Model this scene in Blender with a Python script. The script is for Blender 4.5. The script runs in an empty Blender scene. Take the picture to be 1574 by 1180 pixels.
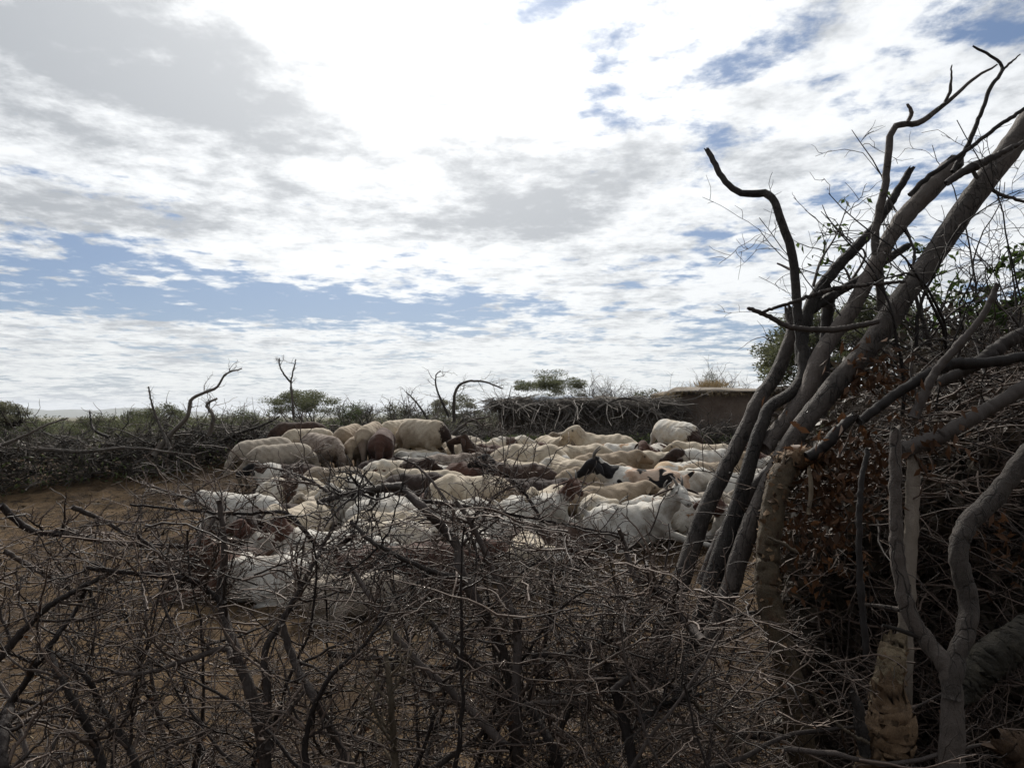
import bpy, math, random
import numpy as np
from mathutils import Vector, Matrix

# ------------------------------------------------------------------ camera, sky, sun, exposure
SC = bpy.context.scene
COL = SC.collection
F_PX, CX, CY = 1103.0, 787.0, 590.0          # focal length and centre of the 1574 x 1180 photograph
CAM_H = 1.65
PITCH = math.atan((640.0 - CY) / F_PX)
cam_data = bpy.data.cameras.new('camera')
cam = bpy.data.objects.new('camera', cam_data)
COL.objects.link(cam)
cam.location = (0, 0, CAM_H)
cam.rotation_euler = (math.pi / 2 + PITCH, 0, 0)
cam_data.sensor_width = 36.0
cam_data.lens = 36.0 * F_PX / 1574.0
cam_data.clip_start = 0.05
cam_data.clip_end = 20000
SC.camera = cam
SC.render.engine = 'CYCLES'
SC.view_settings.view_transform = 'Standard'
SC.view_settings.look = 'None'
SC.view_settings.gamma = 1.0
SC.view_settings.exposure = 0.42
SC.view_settings.use_curve_mapping = False
SC.cycles.max_bounces = 5
SC.cycles.diffuse_bounces = 3
SC.cycles.glossy_bounces = 2
SC.cycles.transparent_max_bounces = 6
SC.cycles.volume_bounces = 0
SC.cycles.caustics_reflective = False
SC.cycles.caustics_refractive = False


def ray(x, y):
    """Direction through photo pixel (x, y), scaled so that its Y component is 1."""
    c, s = math.cos(PITCH), math.sin(PITCH)
    u = (CY - y) / F_PX
    d = np.array([(x - CX) / F_PX, c - s * u, s + c * u])
    return d / d[1]


SUN_EL, SUN_AZ = math.radians(40), math.radians(-7)      # azimuth from +Y towards +X
SUN_DIR = Vector((math.sin(SUN_AZ) * math.cos(SUN_EL), math.cos(SUN_AZ) * math.cos(SUN_EL), math.sin(SUN_EL)))
sun_data = bpy.data.lights.new('sun', 'SUN')
sun_data.energy = 4.0
sun_data.angle = math.radians(10)
sun_data.color = (1.0, 0.95, 0.87)
sun = bpy.data.objects.new('sun', sun_data)
COL.objects.link(sun)
sun.rotation_euler = SUN_DIR.to_track_quat('Z', 'Y').to_euler()
sun.location = (0, 0, 30)


class NT:
    """Small helper for node trees."""
    def __init__(self, tree):
        self.t = tree
        tree.nodes.clear()

    def n(self, typ, **kw):
        nd = self.t.nodes.new(typ)
        for k, v in kw.items():
            if k == 'i':
                for kk, vv in v.items():
                    s = nd.inputs[kk]
                    if hasattr(vv, 'is_output') or isinstance(vv, bpy.types.NodeSocket):
                        self.t.links.new(vv, s)
                    else:
                        s.default_value = vv
            else:
                setattr(nd, k, v)
        return nd

    def m(self, op, a, b=None, c=None, clamp=False):
        nd = self.t.nodes.new('ShaderNodeMath')
        nd.operation = op
        nd.use_clamp = clamp
        for k, v in enumerate((a, b, c)):
            if v is None:
                continue
            if isinstance(v, bpy.types.NodeSocket):
                self.t.links.new(v, nd.inputs[k])
            else:
                nd.inputs[k].default_value = v
        return nd.outputs[0]

    def noise(self, vec, scale, detail=4, rough=0.55, dist=0.0, out=0):
        nd = self.n('ShaderNodeTexNoise', i={'Scale': scale, 'Detail': detail, 'Roughness': rough, 'Distortion': dist})
        if vec is not None:
            self.t.links.new(vec, nd.inputs['Vector'])
        return nd.outputs[out]

    def step(self, v, lo, hi):
        nd = self.n('ShaderNodeMapRange', i={0: v, 1: lo, 2: hi, 3: 0.0, 4: 1.0})
        nd.interpolation_type = 'SMOOTHSTEP'
        return nd.outputs[0]

    def mix(self, f, a, b, blend='MIX'):
        nd = self.n('ShaderNodeMix', data_type='RGBA', blend_type=blend, clamp_factor=True)
        for sock, v in ((nd.inputs[0], f), (nd.inputs[6], a), (nd.inputs[7], b)):
            if isinstance(v, bpy.types.NodeSocket):
                self.t.links.new(v, sock)
            else:
                sock.default_value = v if not isinstance(v, tuple) else (tuple(v) + (1,))[:4]
        return nd.outputs[2]

    def link(self, a, b):
        self.t.links.new(a, b)


def build_sky():
    w = bpy.data.worlds.new('World')
    SC.world = w
    w.use_nodes = True
    t = NT(w.node_tree)
    out = t.n('ShaderNodeOutputWorld')
    bg = t.n('ShaderNodeBackground', i={'Strength': 0.1})
    t.link(bg.outputs[0], out.inputs[0])
    sky = t.n('ShaderNodeTexSky')
    sky.sky_type = 'NISHITA'
    sky.sun_disc = False
    sky.sun_elevation = SUN_EL
    sky.sun_rotation = SUN_AZ
    sky.dust_density = 1.2
    sky.ozone_density = 1.5
    tc = t.n('ShaderNodeTexCoord')
    d = tc.outputs['Generated']
    sx = t.n('ShaderNodeSeparateXYZ', i={0: d})
    X, Y, Z = sx.outputs
    zz = t.m('MAXIMUM', Z, 0.0)
    den = t.m('ADD', zz, 0.07)
    cu = t.m('DIVIDE', X, den)
    cv = t.m('DIVIDE', Y, den)
    p = t.n('ShaderNodeCombineXYZ', i={0: cu, 1: cv, 2: 0.37}).outputs[0]
    az = t.m('MULTIPLY', t.m('ARCTAN2', X, Y), 57.2958)
    el = t.m('MULTIPLY', t.m('ARCSINE', Z), 57.2958)

    def blob(x, y, rx, ry, amp):
        d0 = ray(x, y)
        a0 = math.degrees(math.atan2(d0[0], d0[1]))
        e0 = math.degrees(math.asin(d0[2] / np.linalg.norm(d0)))
        k = 57.3 / F_PX
        q = t.m('ADD', t.m('POWER', t.m('DIVIDE', t.m('ABSOLUTE', t.m('SUBTRACT', az, a0)), rx * k), 2.0),
                t.m('POWER', t.m('DIVIDE', t.m('ABSOLUTE', t.m('SUBTRACT', el, e0)), ry * k), 2.0))
        return t.m('MULTIPLY', t.m('EXPONENT', t.m('MULTIPLY', q, -1.0)), amp)

    def total(bl):
        s = None
        for b in bl:
            v = blob(*b)
            s = v if s is None else t.m('ADD', s, v)
        return s
    # how much cloud there is: a broken sheet, with the gaps where the photograph has them
    n1 = t.noise(p, 1.7, 10, 0.62, 0.3)
    n1b = t.noise(p, 5.5, 9, 0.62, 0.1)
    cov = t.m('ADD', t.m('MULTIPLY', n1, 0.52), t.m('MULTIPLY', n1b, 0.48))
    cov = t.m('ADD', t.m('MULTIPLY', t.m('SUBTRACT', cov, 0.5), 1.45), 0.5)
    gaps = total([(450, 462, 290, 36, 0.205), (130, 380, 130, 30, 0.14), (640, 425, 130, 26, 0.13),
                  (235, 275, 75, 34, 0.14), (560, 478, 260, 22, 0.12), (60, 450, 120, 40, 0.12), (1120, 130, 200, 75, 0.075),
                  (915, 160, 60, 60, 0.06), (1460, 60, 200, 60, 0.055), (1150, 520, 220, 16, 0.09),
                  (60, 600, 200, 14, 0.085), (1300, 300, 300, 90, 0.05)])
    fill = total([(560, 150, 330, 210, 0.17), (300, 110, 330, 150, 0.17), (450, 360, 110, 36, 0.08), (820, 320, 230, 90, 0.12)])
    cov = t.m('ADD', t.m('SUBTRACT', t.m('ADD', cov, 0.105), gaps), fill)
    cover = t.step(cov, 0.44, 0.60)
    # grey bases of the thicker clouds
    n2 = t.noise(p, 2.2, 9, 0.62, 0.25)
    n3 = t.noise(t.n('ShaderNodeVectorMath', operation='ADD', i={0: p, 1: (7.3, 2.1, 4.0)}).outputs[0], 7.0, 8, 0.66)
    grey = total([(230, 70, 300, 85, 0.26), (330, 165, 250, 70, 0.2), (60, 40, 120, 90, 0.15), (845, 318, 120, 50, 0.40), (700, 260, 130, 48, 0.2),
                  (290, 335, 120, 30, 0.30), (60, 320, 90, 32, 0.26), (1050, 240, 110, 40, 0.26), (1180, 260, 70, 40, 0.18),
                  (470, 200, 160, 60, 0.10), (660, 340, 120, 30, 0.16), (700, 20, 90, 40, 0.2), (240, 540, 190, 24, 0.12),
                  (1010, 430, 420, 70, 0.04), (200, 480, 90, 24, 0.15), (700, 150, 60, 30, 0.12)])
    white = total([(600, 60, 200, 140, 0.24), (560, 430, 140, 50, 0.12), (900, 150, 300, 140, 0.12)])
    gq = t.m('ADD', t.m('SUBTRACT', t.m('ADD', t.m('MULTIPLY', n2, 0.85), t.m('MULTIPLY', n3, 0.85)), 0.35), t.m('SUBTRACT', grey, white))
    gm = t.step(gq, 0.42, 0.84)
    # brightness near the veiled sun
    dot = t.n('ShaderNodeVectorMath', operation='DOT_PRODUCT', i={0: d, 1: tuple(SUN_DIR)}).outputs['Value']
    ang = t.m('ARCCOSINE', t.m('MINIMUM', dot, 1.0))
    glow = t.m('EXPONENT', t.m('MULTIPLY', t.m('POWER', t.m('DIVIDE', ang, 0.42), 2.0), -1.0))
    low = t.m('EXPONENT', t.m('MULTIPLY', zz, -11.0))
    lit = t.mix(low, (6.9, 7.1, 7.3), (6.3, 6.4, 6.05))
    shade = t.mix(low, (2.9, 3.12, 3.42), (3.9, 4.1, 4.3))
    cloud = t.mix(gm, lit, shade)
    add = t.n('ShaderNodeVectorMath', operation='SCALE', i={0: (4.0, 3.9, 3.7), 'Scale': glow}).outputs[0]
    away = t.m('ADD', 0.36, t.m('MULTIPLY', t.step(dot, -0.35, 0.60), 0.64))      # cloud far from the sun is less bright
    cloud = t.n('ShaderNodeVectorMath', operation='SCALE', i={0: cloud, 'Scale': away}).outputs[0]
    cloud = t.n('ShaderNodeVectorMath', operation='ADD', i={0: cloud, 1: add}).outputs[0]
    blue = t.n('ShaderNodeVectorMath', operation='MULTIPLY', i={0: sky.outputs[0], 1: (0.30, 0.35, 0.43)}).outputs[0]
    blue = t.mix(0.30, blue, (1.5, 2.6, 4.5))
    blue = t.n('ShaderNodeVectorMath', operation='ADD', i={0: blue, 1: t.n('ShaderNodeVectorMath', operation='SCALE', i={0: (1.2, 1.3, 1.4), 'Scale': glow}).outputs[0]}).outputs[0]
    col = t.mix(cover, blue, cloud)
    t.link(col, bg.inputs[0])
    w.cycles.sampling_method = 'MANUAL'
    w.cycles.sample_map_resolution = 1024


build_sky()

# ------------------------------------------------------------------ helpers
RNG = np.random.default_rng(11)
random.seed(5)


def gz(x, y):
    """Height of the ground: the pen rises gently away from the camera."""
    t = np.clip((np.asarray(y, float) - 4.5) / 9.5, 0, 1)
    far = np.clip((np.asarray(y, float) - 19.5) / 32, 0, 1)
    return t * t * (3 - 2 * t) - 3.0 * far * far * (3 - 2 * far) + 0.02 * np.sin(np.asarray(x, float) * 0.9) * t


def at(x, y, Y):
    """World point seen at photo pixel (x, y), at distance Y ahead of the camera."""
    d = ray(x, y) * Y
    return np.array([d[0], d[1], d[2] + CAM_H])


def on_ground(x, y, h=0.0):
    """World ground point whose point at height h shows at pixel (x, y)."""
    d = ray(x, y)
    best = None
    for Y in np.arange(3.0, 40.0, 0.05):
        if CAM_H + d[2] * Y <= gz(d[0] * Y, Y) + h:
            best = Y
            break
    if best is None:
        best = 16.0
    return np.array([d[0] * best, best, float(gz(d[0] * best, best))])


def value_noise(x, y, seed, cell):
    r = np.random.default_rng(seed).random((256, 256))
    u, v = x / cell, y / cell
    i, j = np.floor(u).astype(int), np.floor(v).astype(int)
    fu, fv = u - i, v - j
    fu, fv = fu * fu * (3 - 2 * fu), fv * fv * (3 - 2 * fv)
    g = lambda a, b: r[a % 256, b % 256]
    return (g(i, j) * (1 - fu) + g(i + 1, j) * fu) * (1 - fv) + (g(i, j + 1) * (1 - fu) + g(i + 1, j + 1) * fu) * fv


def mesh_from(name, V, Fq, smooth=True, attrs=None, tri=None):
    me = bpy.data.meshes.new(name)
    V = np.ascontiguousarray(V, np.float32)
    loops, starts, n = [], [], 0
    if Fq is not None and len(Fq):
        Fq = np.asarray(Fq, np.int32)
        loops.append(Fq.ravel())
        starts.append(np.arange(len(Fq)) * 4)
        n = len(Fq) * 4
    if tri is not None and len(tri):
        tri = np.asarray(tri, np.int32)
        loops.append(tri.ravel())
        starts.append(n + np.arange(len(tri)) * 3)
    loops = np.concatenate(loops).astype(np.int32)
    starts = np.concatenate(starts).astype(np.int32)
    me.vertices.add(len(V))
    me.vertices.foreach_set('co', V.ravel())
    me.loops.add(len(loops))
    me.loops.foreach_set('vertex_index', loops)
    me.polygons.add(len(starts))
    me.polygons.foreach_set('loop_start', starts)
    me.update(calc_edges=True)
    if smooth:
        me.polygons.foreach_set('use_smooth', np.ones(len(starts), bool))
    for k, v in (attrs or {}).items():
        a = me.attributes.new(k, 'FLOAT', 'POINT')
        a.data.foreach_set('value', np.ascontiguousarray(v, np.float32))
    me.validate()
    return me


def link(name, me, mat=None, parent=None, **props):
    o = bpy.data.objects.new(name, me)
    COL.objects.link(o)
    if mat is not None:
        me.materials.append(mat) if not len(me.materials) else None
    if parent is not None:
        o.parent = parent
    for k, v in props.items():
        if v is not None:
            o[k] = v
    return o


def thing(name, label, cat, loc=(0, 0, 0), group=None, kind=None):
    o = bpy.data.objects.new(name, None)
    COL.objects.link(o)
    o.location = loc
    o['label'] = label
    o['category'] = cat
    if group:
        o['group'] = group
    if kind:
        o['kind'] = kind
    return o


class MB:
    """Collects tubes and cards into one mesh, with a random value per piece."""
    def __init__(self):
        self.V, self.Q, self.T, self.R, self.n = [], [], [], [], 0

    def tubes(self, P, R, sides=6, cap=False, rnd=None, rough=0.0, lump=0.0):
        P = np.asarray(P, float)
        if P.ndim == 2:
            P = P[None]
        R = np.asarray(R, float)
        if R.ndim == 1:
            R = np.broadcast_to(R, P.shape[:2])
        N, K, _ = P.shape
        if N == 0:
            return
        Tn = np.gradient(P, axis=1)
        Tn /= np.linalg.norm(Tn, axis=2, keepdims=True) + 1e-9
        mean = P[:, -1] - P[:, 0]
        ref = np.where((np.abs(mean[:, 2]) > 0.8 * np.linalg.norm(mean, axis=1))[:, None], np.array([[1., 0.2, 0.]]), np.array([[0.1, 0.2, 1.]]))
        A = np.cross(Tn, ref[:, None, :])
        A /= np.linalg.norm(A, axis=2, keepdims=True) + 1e-9
        B = np.cross(Tn, A)
        ph = np.arange(sides) * 2 * math.pi / sides
        rr = R[:, :, None] * np.ones(sides)
        if rough:
            rr = rr * (1 + rough * RNG.standard_normal(rr.shape))
        if lump:
            kk, pp = np.meshgrid(np.arange(K) * 1.0, ph, indexing='ij')
            s0 = 40 + abs(P[0, 0, 0]) * 13
            nz = sum(a * (value_noise(s0 + kk * f * .28 + 3 * np.cos(pp) * f, s0 + 3 * np.sin(pp) * f + kk * .12 * f, 91, 3.0) - .5) for a, f in ((1.0, .6), (.6, 1.3), (.4, 2.7)))
            rr = rr * (1 + lump * nz)
        ring = P[:, :, None, :] + rr[..., None] * (A[:, :, None, :] * np.cos(ph)[:, None] + B[:, :, None, :] * np.sin(ph)[:, None])
        V = ring.reshape(-1, 3)
        idx = np.arange(N * K * sides).reshape(N, K, sides) + self.n
        a, b = idx[:, :-1], idx[:, 1:]
        a2, b2 = np.roll(a, -1, 2), np.roll(b, -1, 2)
        self.Q.append(np.stack([a, a2, b2, b], -1).reshape(-1, 4))
        if cap:
            for e, fl in ((0, True), (K - 1, False)):
                r = idx[:, e]
                for k in range(1, sides - 1):
                    tri = np.stack([r[:, 0], r[:, k], r[:, k + 1]], -1)
                    self.T.append(tri if fl else tri[:, ::-1])
        if rnd is None:
            rnd = RNG.random(N)
        self.R.append(np.repeat(np.broadcast_to(np.asarray(rnd, float), (N,)), K * sides))
        self.V.append(V)
        self.n += len(V)

    def cards(self, P, U, W, rnd=None, fold=0.25):
        """Leaves: each a folded pair of triangles, tip along U, width along W."""
        P, U, W = (np.asarray(a, float) for a in (P, U, W))
        N = len(P)
        if not N:
            return
        Nn = np.cross(U, W)
        Nn /= np.linalg.norm(Nn, axis=1, keepdims=True) + 1e-9
        wl = np.linalg.norm(W, axis=1, keepdims=True)
        lift = Nn * wl * fold
        V = np.stack([P, P + U * 0.45 + W + lift, P + U, P + U * 0.45 - W + lift], 1).reshape(-1, 3)
        i = np.arange(N)[:, None] * 4 + self.n
        self.T.append(np.concatenate([i + np.array([[0, 1, 2]]), i + np.array([[0, 2, 3]])]))
        if rnd is None:
            rnd = RNG.random(N)
        self.R.append(np.repeat(np.broadcast_to(np.asarray(rnd, float), (N,)), 4))
        self.V.append(V)
        self.n += len(V)

    def mesh(self, name, smooth=True):
        Q = np.concatenate(self.Q) if self.Q else None
        T = np.concatenate(self.T) if self.T else None
        return mesh_from(name, np.concatenate(self.V), Q, smooth, {'rnd': np.concatenate(self.R)}, T)

    def build(self, name, mat, parent=None, smooth=True, **props):
        return link(name, self.mesh(name, smooth), mat, parent, **props)


def unit(v):
    v = np.asarray(v, float)
    return v / (np.linalg.norm(v, axis=-1, keepdims=True) + 1e-9)


def catmull(pts, n):
    P = np.asarray(pts, float)
    if len(P) == 2:
        t = np.linspace(0, 1, n)[:, None]
        return P[0] * (1 - t) + P[1] * t
    Q = np.vstack([2 * P[0] - P[1], P, 2 * P[-1] - P[-2]])
    seg = np.linalg.norm(np.diff(P, axis=0), axis=1) + 1e-6
    s = np.concatenate([[0], np.cumsum(seg)])
    out = []
    for u in np.linspace(0, s[-1], n):
        k = min(int(np.searchsorted(s, u, side='right') - 1), len(seg) - 1)
        t = (u - s[k]) / seg[k]
        a, b, c, d = Q[k], Q[k + 1], Q[k + 2], Q[k + 3]
        out.append(0.5 * ((2 * b) + (c - a) * t + (2 * a - 5 * b + 4 * c - d) * t * t + (3 * b - a - 3 * c + d) * t ** 3))
    return np.array(out)


def grow(P, D, L, r0, r1, K=7, kink=0.35, up=0.0, zig=0.0):
    """Grow N crooked twigs at once. Returns paths (N,K,3) and radii (N,K)."""
    N = len(P)
    D = unit(D)
    L = np.broadcast_to(np.asarray(L, float), (N,))
    path = np.zeros((N, K, 3))
    path[:, 0] = P
    side = unit(np.cross(D, RNG.standard_normal((N, 3))))
    for k in range(1, K):
        D = unit(D + RNG.standard_normal((N, 3)) * kink * 0.5 + np.array([0, 0, up]))
        step = D + side * zig * (1 if k % 2 else -1)
        path[:, k] = path[:, k - 1] + step * (L / (K - 1))[:, None]
    t = np.linspace(0, 1, K)[None]
    r0 = np.broadcast_to(np.asarray(r0, float), (N,))[:, None]
    r1 = np.broadcast_to(np.asarray(r1, float), (N,))[:, None]
    return path, r0 * (1 - t) + r1 * t


def spawn(path, rad, n, ang=(35, 75), lo=0.15, hi=1.0):
    """n side shoots per path: start points, directions, parent radii."""
    N, K, _ = path.shape
    tt = lo + (hi - lo) * RNG.random((N, n))
    f = tt * (K - 1)
    i = np.minimum(f.astype(int), K - 2)
    w = (f - i)[..., None]
    r = np.arange(N)[:, None]
    P = path[r, i] * (1 - w) + path[r, i + 1] * w
    T = unit(path[r, i + 1] - path[r, i])
    q = unit(np.cross(T, RNG.standard_normal(T.shape)))
    a = np.radians(RNG.uniform(ang[0], ang[1], (N, n)))[..., None]
    D = T * np.cos(a) + q * np.sin(a)
    R = rad[r, i]
    return P.reshape(-1, 3), D.reshape(-1, 3), R.reshape(-1), tt.reshape(-1)


# ------------------------------------------------------------------ materials
def new_mat(name):
    m = bpy.data.materials.new(name)
    m.use_nodes = True
    t = NT(m.node_tree)
    out = t.n('ShaderNodeOutputMaterial')
    b = t.n('ShaderNodeBsdfPrincipled', i={'Roughness': 0.85, 'Specular IOR Level': 0.25})
    t.link(b.outputs[0], out.inputs[0])
    return m, t, b


def bump(t, b, h, strength=0.5, dist=0.01):
    bp = t.n('ShaderNodeBump', i={'Strength': strength, 'Distance': dist, 'Height': h})
    t.link(bp.outputs[0], b.inputs['Normal'])


def bark_mat(name, dark, light, scale=30, rough=0.8, moss=None, bump_d=0.006, spec=0.3, fibre=(2.2, 2.2, 0.16), cracks=0.0):
    m, t, b = new_mat(name)
    tc = t.n('ShaderNodeTexCoord').outputs['Object']
    rn = t.n('ShaderNodeAttribute', attribute_name='rnd').outputs['Fac']
    n1 = t.noise(tc, scale, 6, 0.65, 0.6)
    n2 = t.noise(tc, scale * 0.13, 4, 0.6)
    streak = t.noise(t.n('ShaderNodeVectorMath', operation='MULTIPLY', i={0: tc, 1: fibre}).outputs[0], scale, 5, 0.65, 0.6)
    n1 = t.m('ADD', t.m('MULTIPLY', n1, 0.7), t.m('MULTIPLY', streak, 0.3))
    f = t.m('ADD', t.m('MULTIPLY', n1, 0.55), t.m('ADD', t.m('MULTIPLY', n2, 0.5), t.m('MULTIPLY', t.m('SUBTRACT', rn, 0.5), 0.55)))
    col = t.mix(t.step(f, 0.30, 0.78), dark, light)
    if cracks:
        wv = t.n('ShaderNodeVectorMath', operation='ADD', i={0: t.n('ShaderNodeVectorMath', operation='MULTIPLY', i={0: tc, 1: (1.0, 1.0, 0.22)}).outputs[0], 1: t.n('ShaderNodeVectorMath', operation='SCALE', i={0: t.noise(tc, 14.0, 4, out=1), 'Scale': 0.035}).outputs[0]}).outputs[0]
        vo = t.n('ShaderNodeTexVoronoi', feature='DISTANCE_TO_EDGE', i={'Vector': wv, 'Scale': 34.0})
        ck = t.m('MULTIPLY', t.m('SUBTRACT', 1.0, t.step(vo.outputs['Distance'], 0.0, 0.07)), t.m('MULTIPLY', t.step(t.noise(tc, 5.0, 4), 0.40, 0.60), cracks))
        col = t.mix(ck, col, (0.008, 0.007, 0.006))
        n1 = t.m('SUBTRACT', n1, t.m('MULTIPLY', ck, 0.8))
    if moss:
        n4 = t.noise(tc, 14.0, 7, 0.7)
        col = t.mix(t.m('MULTIPLY', t.step(n4, 0.48, 0.66), 0.6), col, moss)
    t.link(col, b.inputs['Base Color'])
    b.inputs['Roughness'].default_value = rough
    b.inputs['Specular IOR Level'].default_value = spec
    n3 = t.noise(tc, scale * 2.2, 5, 0.7, 1.0)
    bump(t, b, t.m('ADD', t.m('ADD', n1, t.m('MULTIPLY', streak, 0.8)), t.m('MULTIPLY', n3, 0.5)), 0.85, bump_d)
    return m


def leaf_mat(name, c1, c2, trans=0.35, rough=0.6):
    m = bpy.data.materials.new(name)
    m.use_nodes = True
    t = NT(m.node_tree)
    out = t.n('ShaderNodeOutputMaterial')
    rn = t.n('ShaderNodeAttribute', attribute_name='rnd').outputs['Fac']
    tc = t.n('ShaderNodeTexCoord').outputs['Object']
    n = t.noise(tc, 1.7, 3)
    col = t.mix(t.m('ADD', t.m('MULTIPLY', rn, 0.7), t.m('MULTIPLY', n, 0.3)), c1, c2)
    d = t.n('ShaderNodeBsdfPrincipled', i={'Base Color': col, 'Roughness': rough, 'Specular IOR Level': 0.2})
    tr = t.n('ShaderNodeBsdfTranslucent', i={'Color': col})
    mx = t.n('ShaderNodeMixShader', i={0: trans, 1: d.outputs[0], 2: tr.outputs[0]})
    t.link(mx.outputs[0], out.inputs[0])
    return m


M = {}
M['thorn_bark'] = bark_mat('dark thorn bark', (0.024, 0.0185, 0.0165), (0.108, 0.088, 0.078), 38, 0.78, spec=0.25)
M['twig'] = bark_mat('thorn twig bark', (0.023, 0.015, 0.0115), (0.145, 0.105, 0.083), 45, 0.66, spec=0.35, bump_d=0.002)
M['far_twig'] = bark_mat('weathered twig', (0.026, 0.022, 0.019), (0.15, 0.13, 0.112), 12, 0.8, bump_d=0.004)
M['pole'] = bark_mat('smooth grey pole bark', (0.026, 0.022, 0.0195), (0.118, 0.098, 0.085), 34, 0.8, bump_d=0.012, cracks=0.8)
M['pole_dark'] = bark_mat('dark grey pole bark', (0.018, 0.0145, 0.013), (0.06, 0.049, 0.043), 26, 0.75, bump_d=0.004)
M['peeling'] = bark_mat('peeling yellow green bark', (0.070, 0.052, 0.032), (0.235, 0.18, 0.112), 26, 0.8, moss=(0.085, 0.045, 0.023), bump_d=0.016)
M['fork_bark'] = bark_mat('mid grey smooth bark', (0.022, 0.0175, 0.0145), (0.082, 0.066, 0.056), 34, 0.8, bump_d=0.012, cracks=0.8)
M['log_bark'] = bark_mat('dull log bark', (0.022, 0.019, 0.014), (0.085, 0.072, 0.05), 30, 0.8, bump_d=0.012, fibre=(1.0, 1.0, 1.0))
M['pale_bark'] = bark_mat('pale dead bark', (0.07, 0.057, 0.045), (0.21, 0.175, 0.14), 24, 0.8, bump_d=0.01)
M['heartwood'] = bark_mat('torn orange wood', (0.045, 0.025, 0.014), (0.20, 0.128, 0.072), 40, 0.85, bump_d=0.012)
M['splinter'] = bark_mat('split pale wood', (0.07, 0.055, 0.038), (0.19, 0.15, 0.105), 30, 0.8)
M['dead_leaf'] = leaf_mat('dead brown leaf', (0.035, 0.018, 0.010), (0.12, 0.058, 0.028), 0.25)
M['green_leaf'] = leaf_mat('green shrub leaf', (0.03, 0.055, 0.014), (0.09, 0.13, 0.035), 0.4)
M['acacia_leaf'] = leaf_mat('acacia foliage', (0.050, 0.060, 0.030), (0.132, 0.138, 0.072), 0.45)
M['grey_leaf'] = leaf_mat('grey green bush foliage', (0.070, 0.072, 0.046), (0.17, 0.168, 0.11), 0.45)
M['weed_leaf'] = leaf_mat('weed foliage', (0.040, 0.056, 0.022), (0.11, 0.13, 0.055), 0.35)
M['dry_grass'] = leaf_mat('dry grass', (0.17, 0.125, 0.065), (0.34, 0.26, 0.15), 0.3)
# ------------------------------------------------------------------ ground, hills
def ground_mat():
    m, t, b = new_mat('trampled dung and soil')
    tc = t.n('ShaderNodeTexCoord').outputs['Object']
    n1 = t.noise(tc, 0.5, 5, 0.6)
    n2 = t.noise(tc, 9.0, 6, 0.65)
    n3 = t.noise(tc, 42.0, 5, 0.7)
    c = t.mix(t.step(n1, 0.40, 0.62), (0.050, 0.031, 0.0165), (0.124, 0.081, 0.043))
    c = t.mix(t.m('MULTIPLY', t.step(n2, 0.47, 0.62), 0.85), c, (0.027, 0.018, 0.011))
    c = t.mix(t.m('MULTIPLY', t.step(n3, 0.55, 0.75), 0.45), c, (0.14, 0.095, 0.05))
    sp = t.n('ShaderNodeSeparateXYZ', i={0: tc})
    far = t.step(sp.outputs[1], 15.5, 18.0)
    g = t.mix(t.noise(tc, 0.25, 5), (0.05, 0.055, 0.022), (0.13, 0.10, 0.05))
    t.link(t.mix(far, c, g), b.inputs['Base Color'])
    b.inputs['Roughness'].default_value = 0.95
    b.inputs['Specular IOR Level'].default_value = 0.1
    bump(t, b, t.m('ADD', t.m('MULTIPLY', n2, 1.0), t.m('MULTIPLY', n3, 0.6)), 1.0, 0.06)
    return m


def axis(a, b, d, far):
    mid = np.arange(a, b + d / 2, d)
    out, s, v = [], d, b
    while v < far:
        s *= 1.35
        v += s
        out.append(v)
    neg, s, v = [], d, a
    while v > -far:
        s *= 1.35
        v -= s
        neg.append(v)
    return np.concatenate([neg[::-1], mid, out])


def build_ground():
    xs, ys = axis(-7.6, 6.0, 0.055, 6000), axis(2.2, 14.0, 0.055, 6000)
    Xg, Yg = np.meshgrid(xs, ys, indexing='ij')
    Z = gz(Xg, Yg)
    near = np.clip(1 - np.maximum(np.abs(Xg) - 7.5, 0) / 3, 0, 1) * np.clip(1 - np.maximum(Yg - 15, 0) / 4, 0, 1)
    n = (value_noise(Xg, Yg, 1, 0.17) - 0.5) * 0.05 + (value_noise(Xg, Yg, 2, 0.5) - 0.5) * 0.03 + (value_noise(Xg, Yg, 3, 0.085) - 0.5) * 0.032
    Z = Z + n * near
    nx, ny = Xg.shape
    i = np.arange(nx * ny).reshape(nx, ny)
    Q = np.stack([i[:-1, :-1], i[1:, :-1], i[1:, 1:], i[:-1, 1:]], -1).reshape(-1, 4)
    me = mesh_from('ground', np.stack([Xg, Yg, Z], -1).reshape(-1, 3), Q)
    link('ground', me, ground_mat(), kind='structure', label='trampled brown dung and soil floor of the livestock pen', category='ground')


build_ground()


def build_clods():
    n = 9000
    x = RNG.uniform(-6.5, 4.5, n)
    y = 2.6 + 11 * RNG.random(n) ** 1.3
    s = 0.006 + 0.024 * RNG.random(n) ** 3
    base = np.array([[1, 0, 0], [0, 1, 0], [-1, 0, 0], [0, -1, 0], [0, 0, 1.0], [0, 0, -1.0]])
    F = np.array([[0, 1, 4], [1, 2, 4], [2, 3, 4], [3, 0, 4], [1, 0, 5], [2, 1, 5], [3, 2, 5], [0, 3, 5]])
    P = np.stack([x, y, gz(x, y) + s * 0.3], -1)
    V = P[:, None] + base[None] * (s[:, None, None] * (0.6 + 0.6 * RNG.random((n, 6, 1)))) * np.array([1, 1, 0.6])
    T = (F[None] + (np.arange(n) * 6)[:, None, None]).reshape(-1, 3)
    me = mesh_from('dung_clods', V.reshape(-1, 3), None, True, {'rnd': np.repeat(RNG.random(n), 6)}, T)
    link('dung_clods', me, bark_mat('dried dung', (0.03, 0.02, 0.012), (0.12, 0.085, 0.05), 30, 0.95, spec=0.1), kind='stuff',
         label='dried dung clods and crumbs scattered over the pen floor', category='dung')


build_clods()


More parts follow.
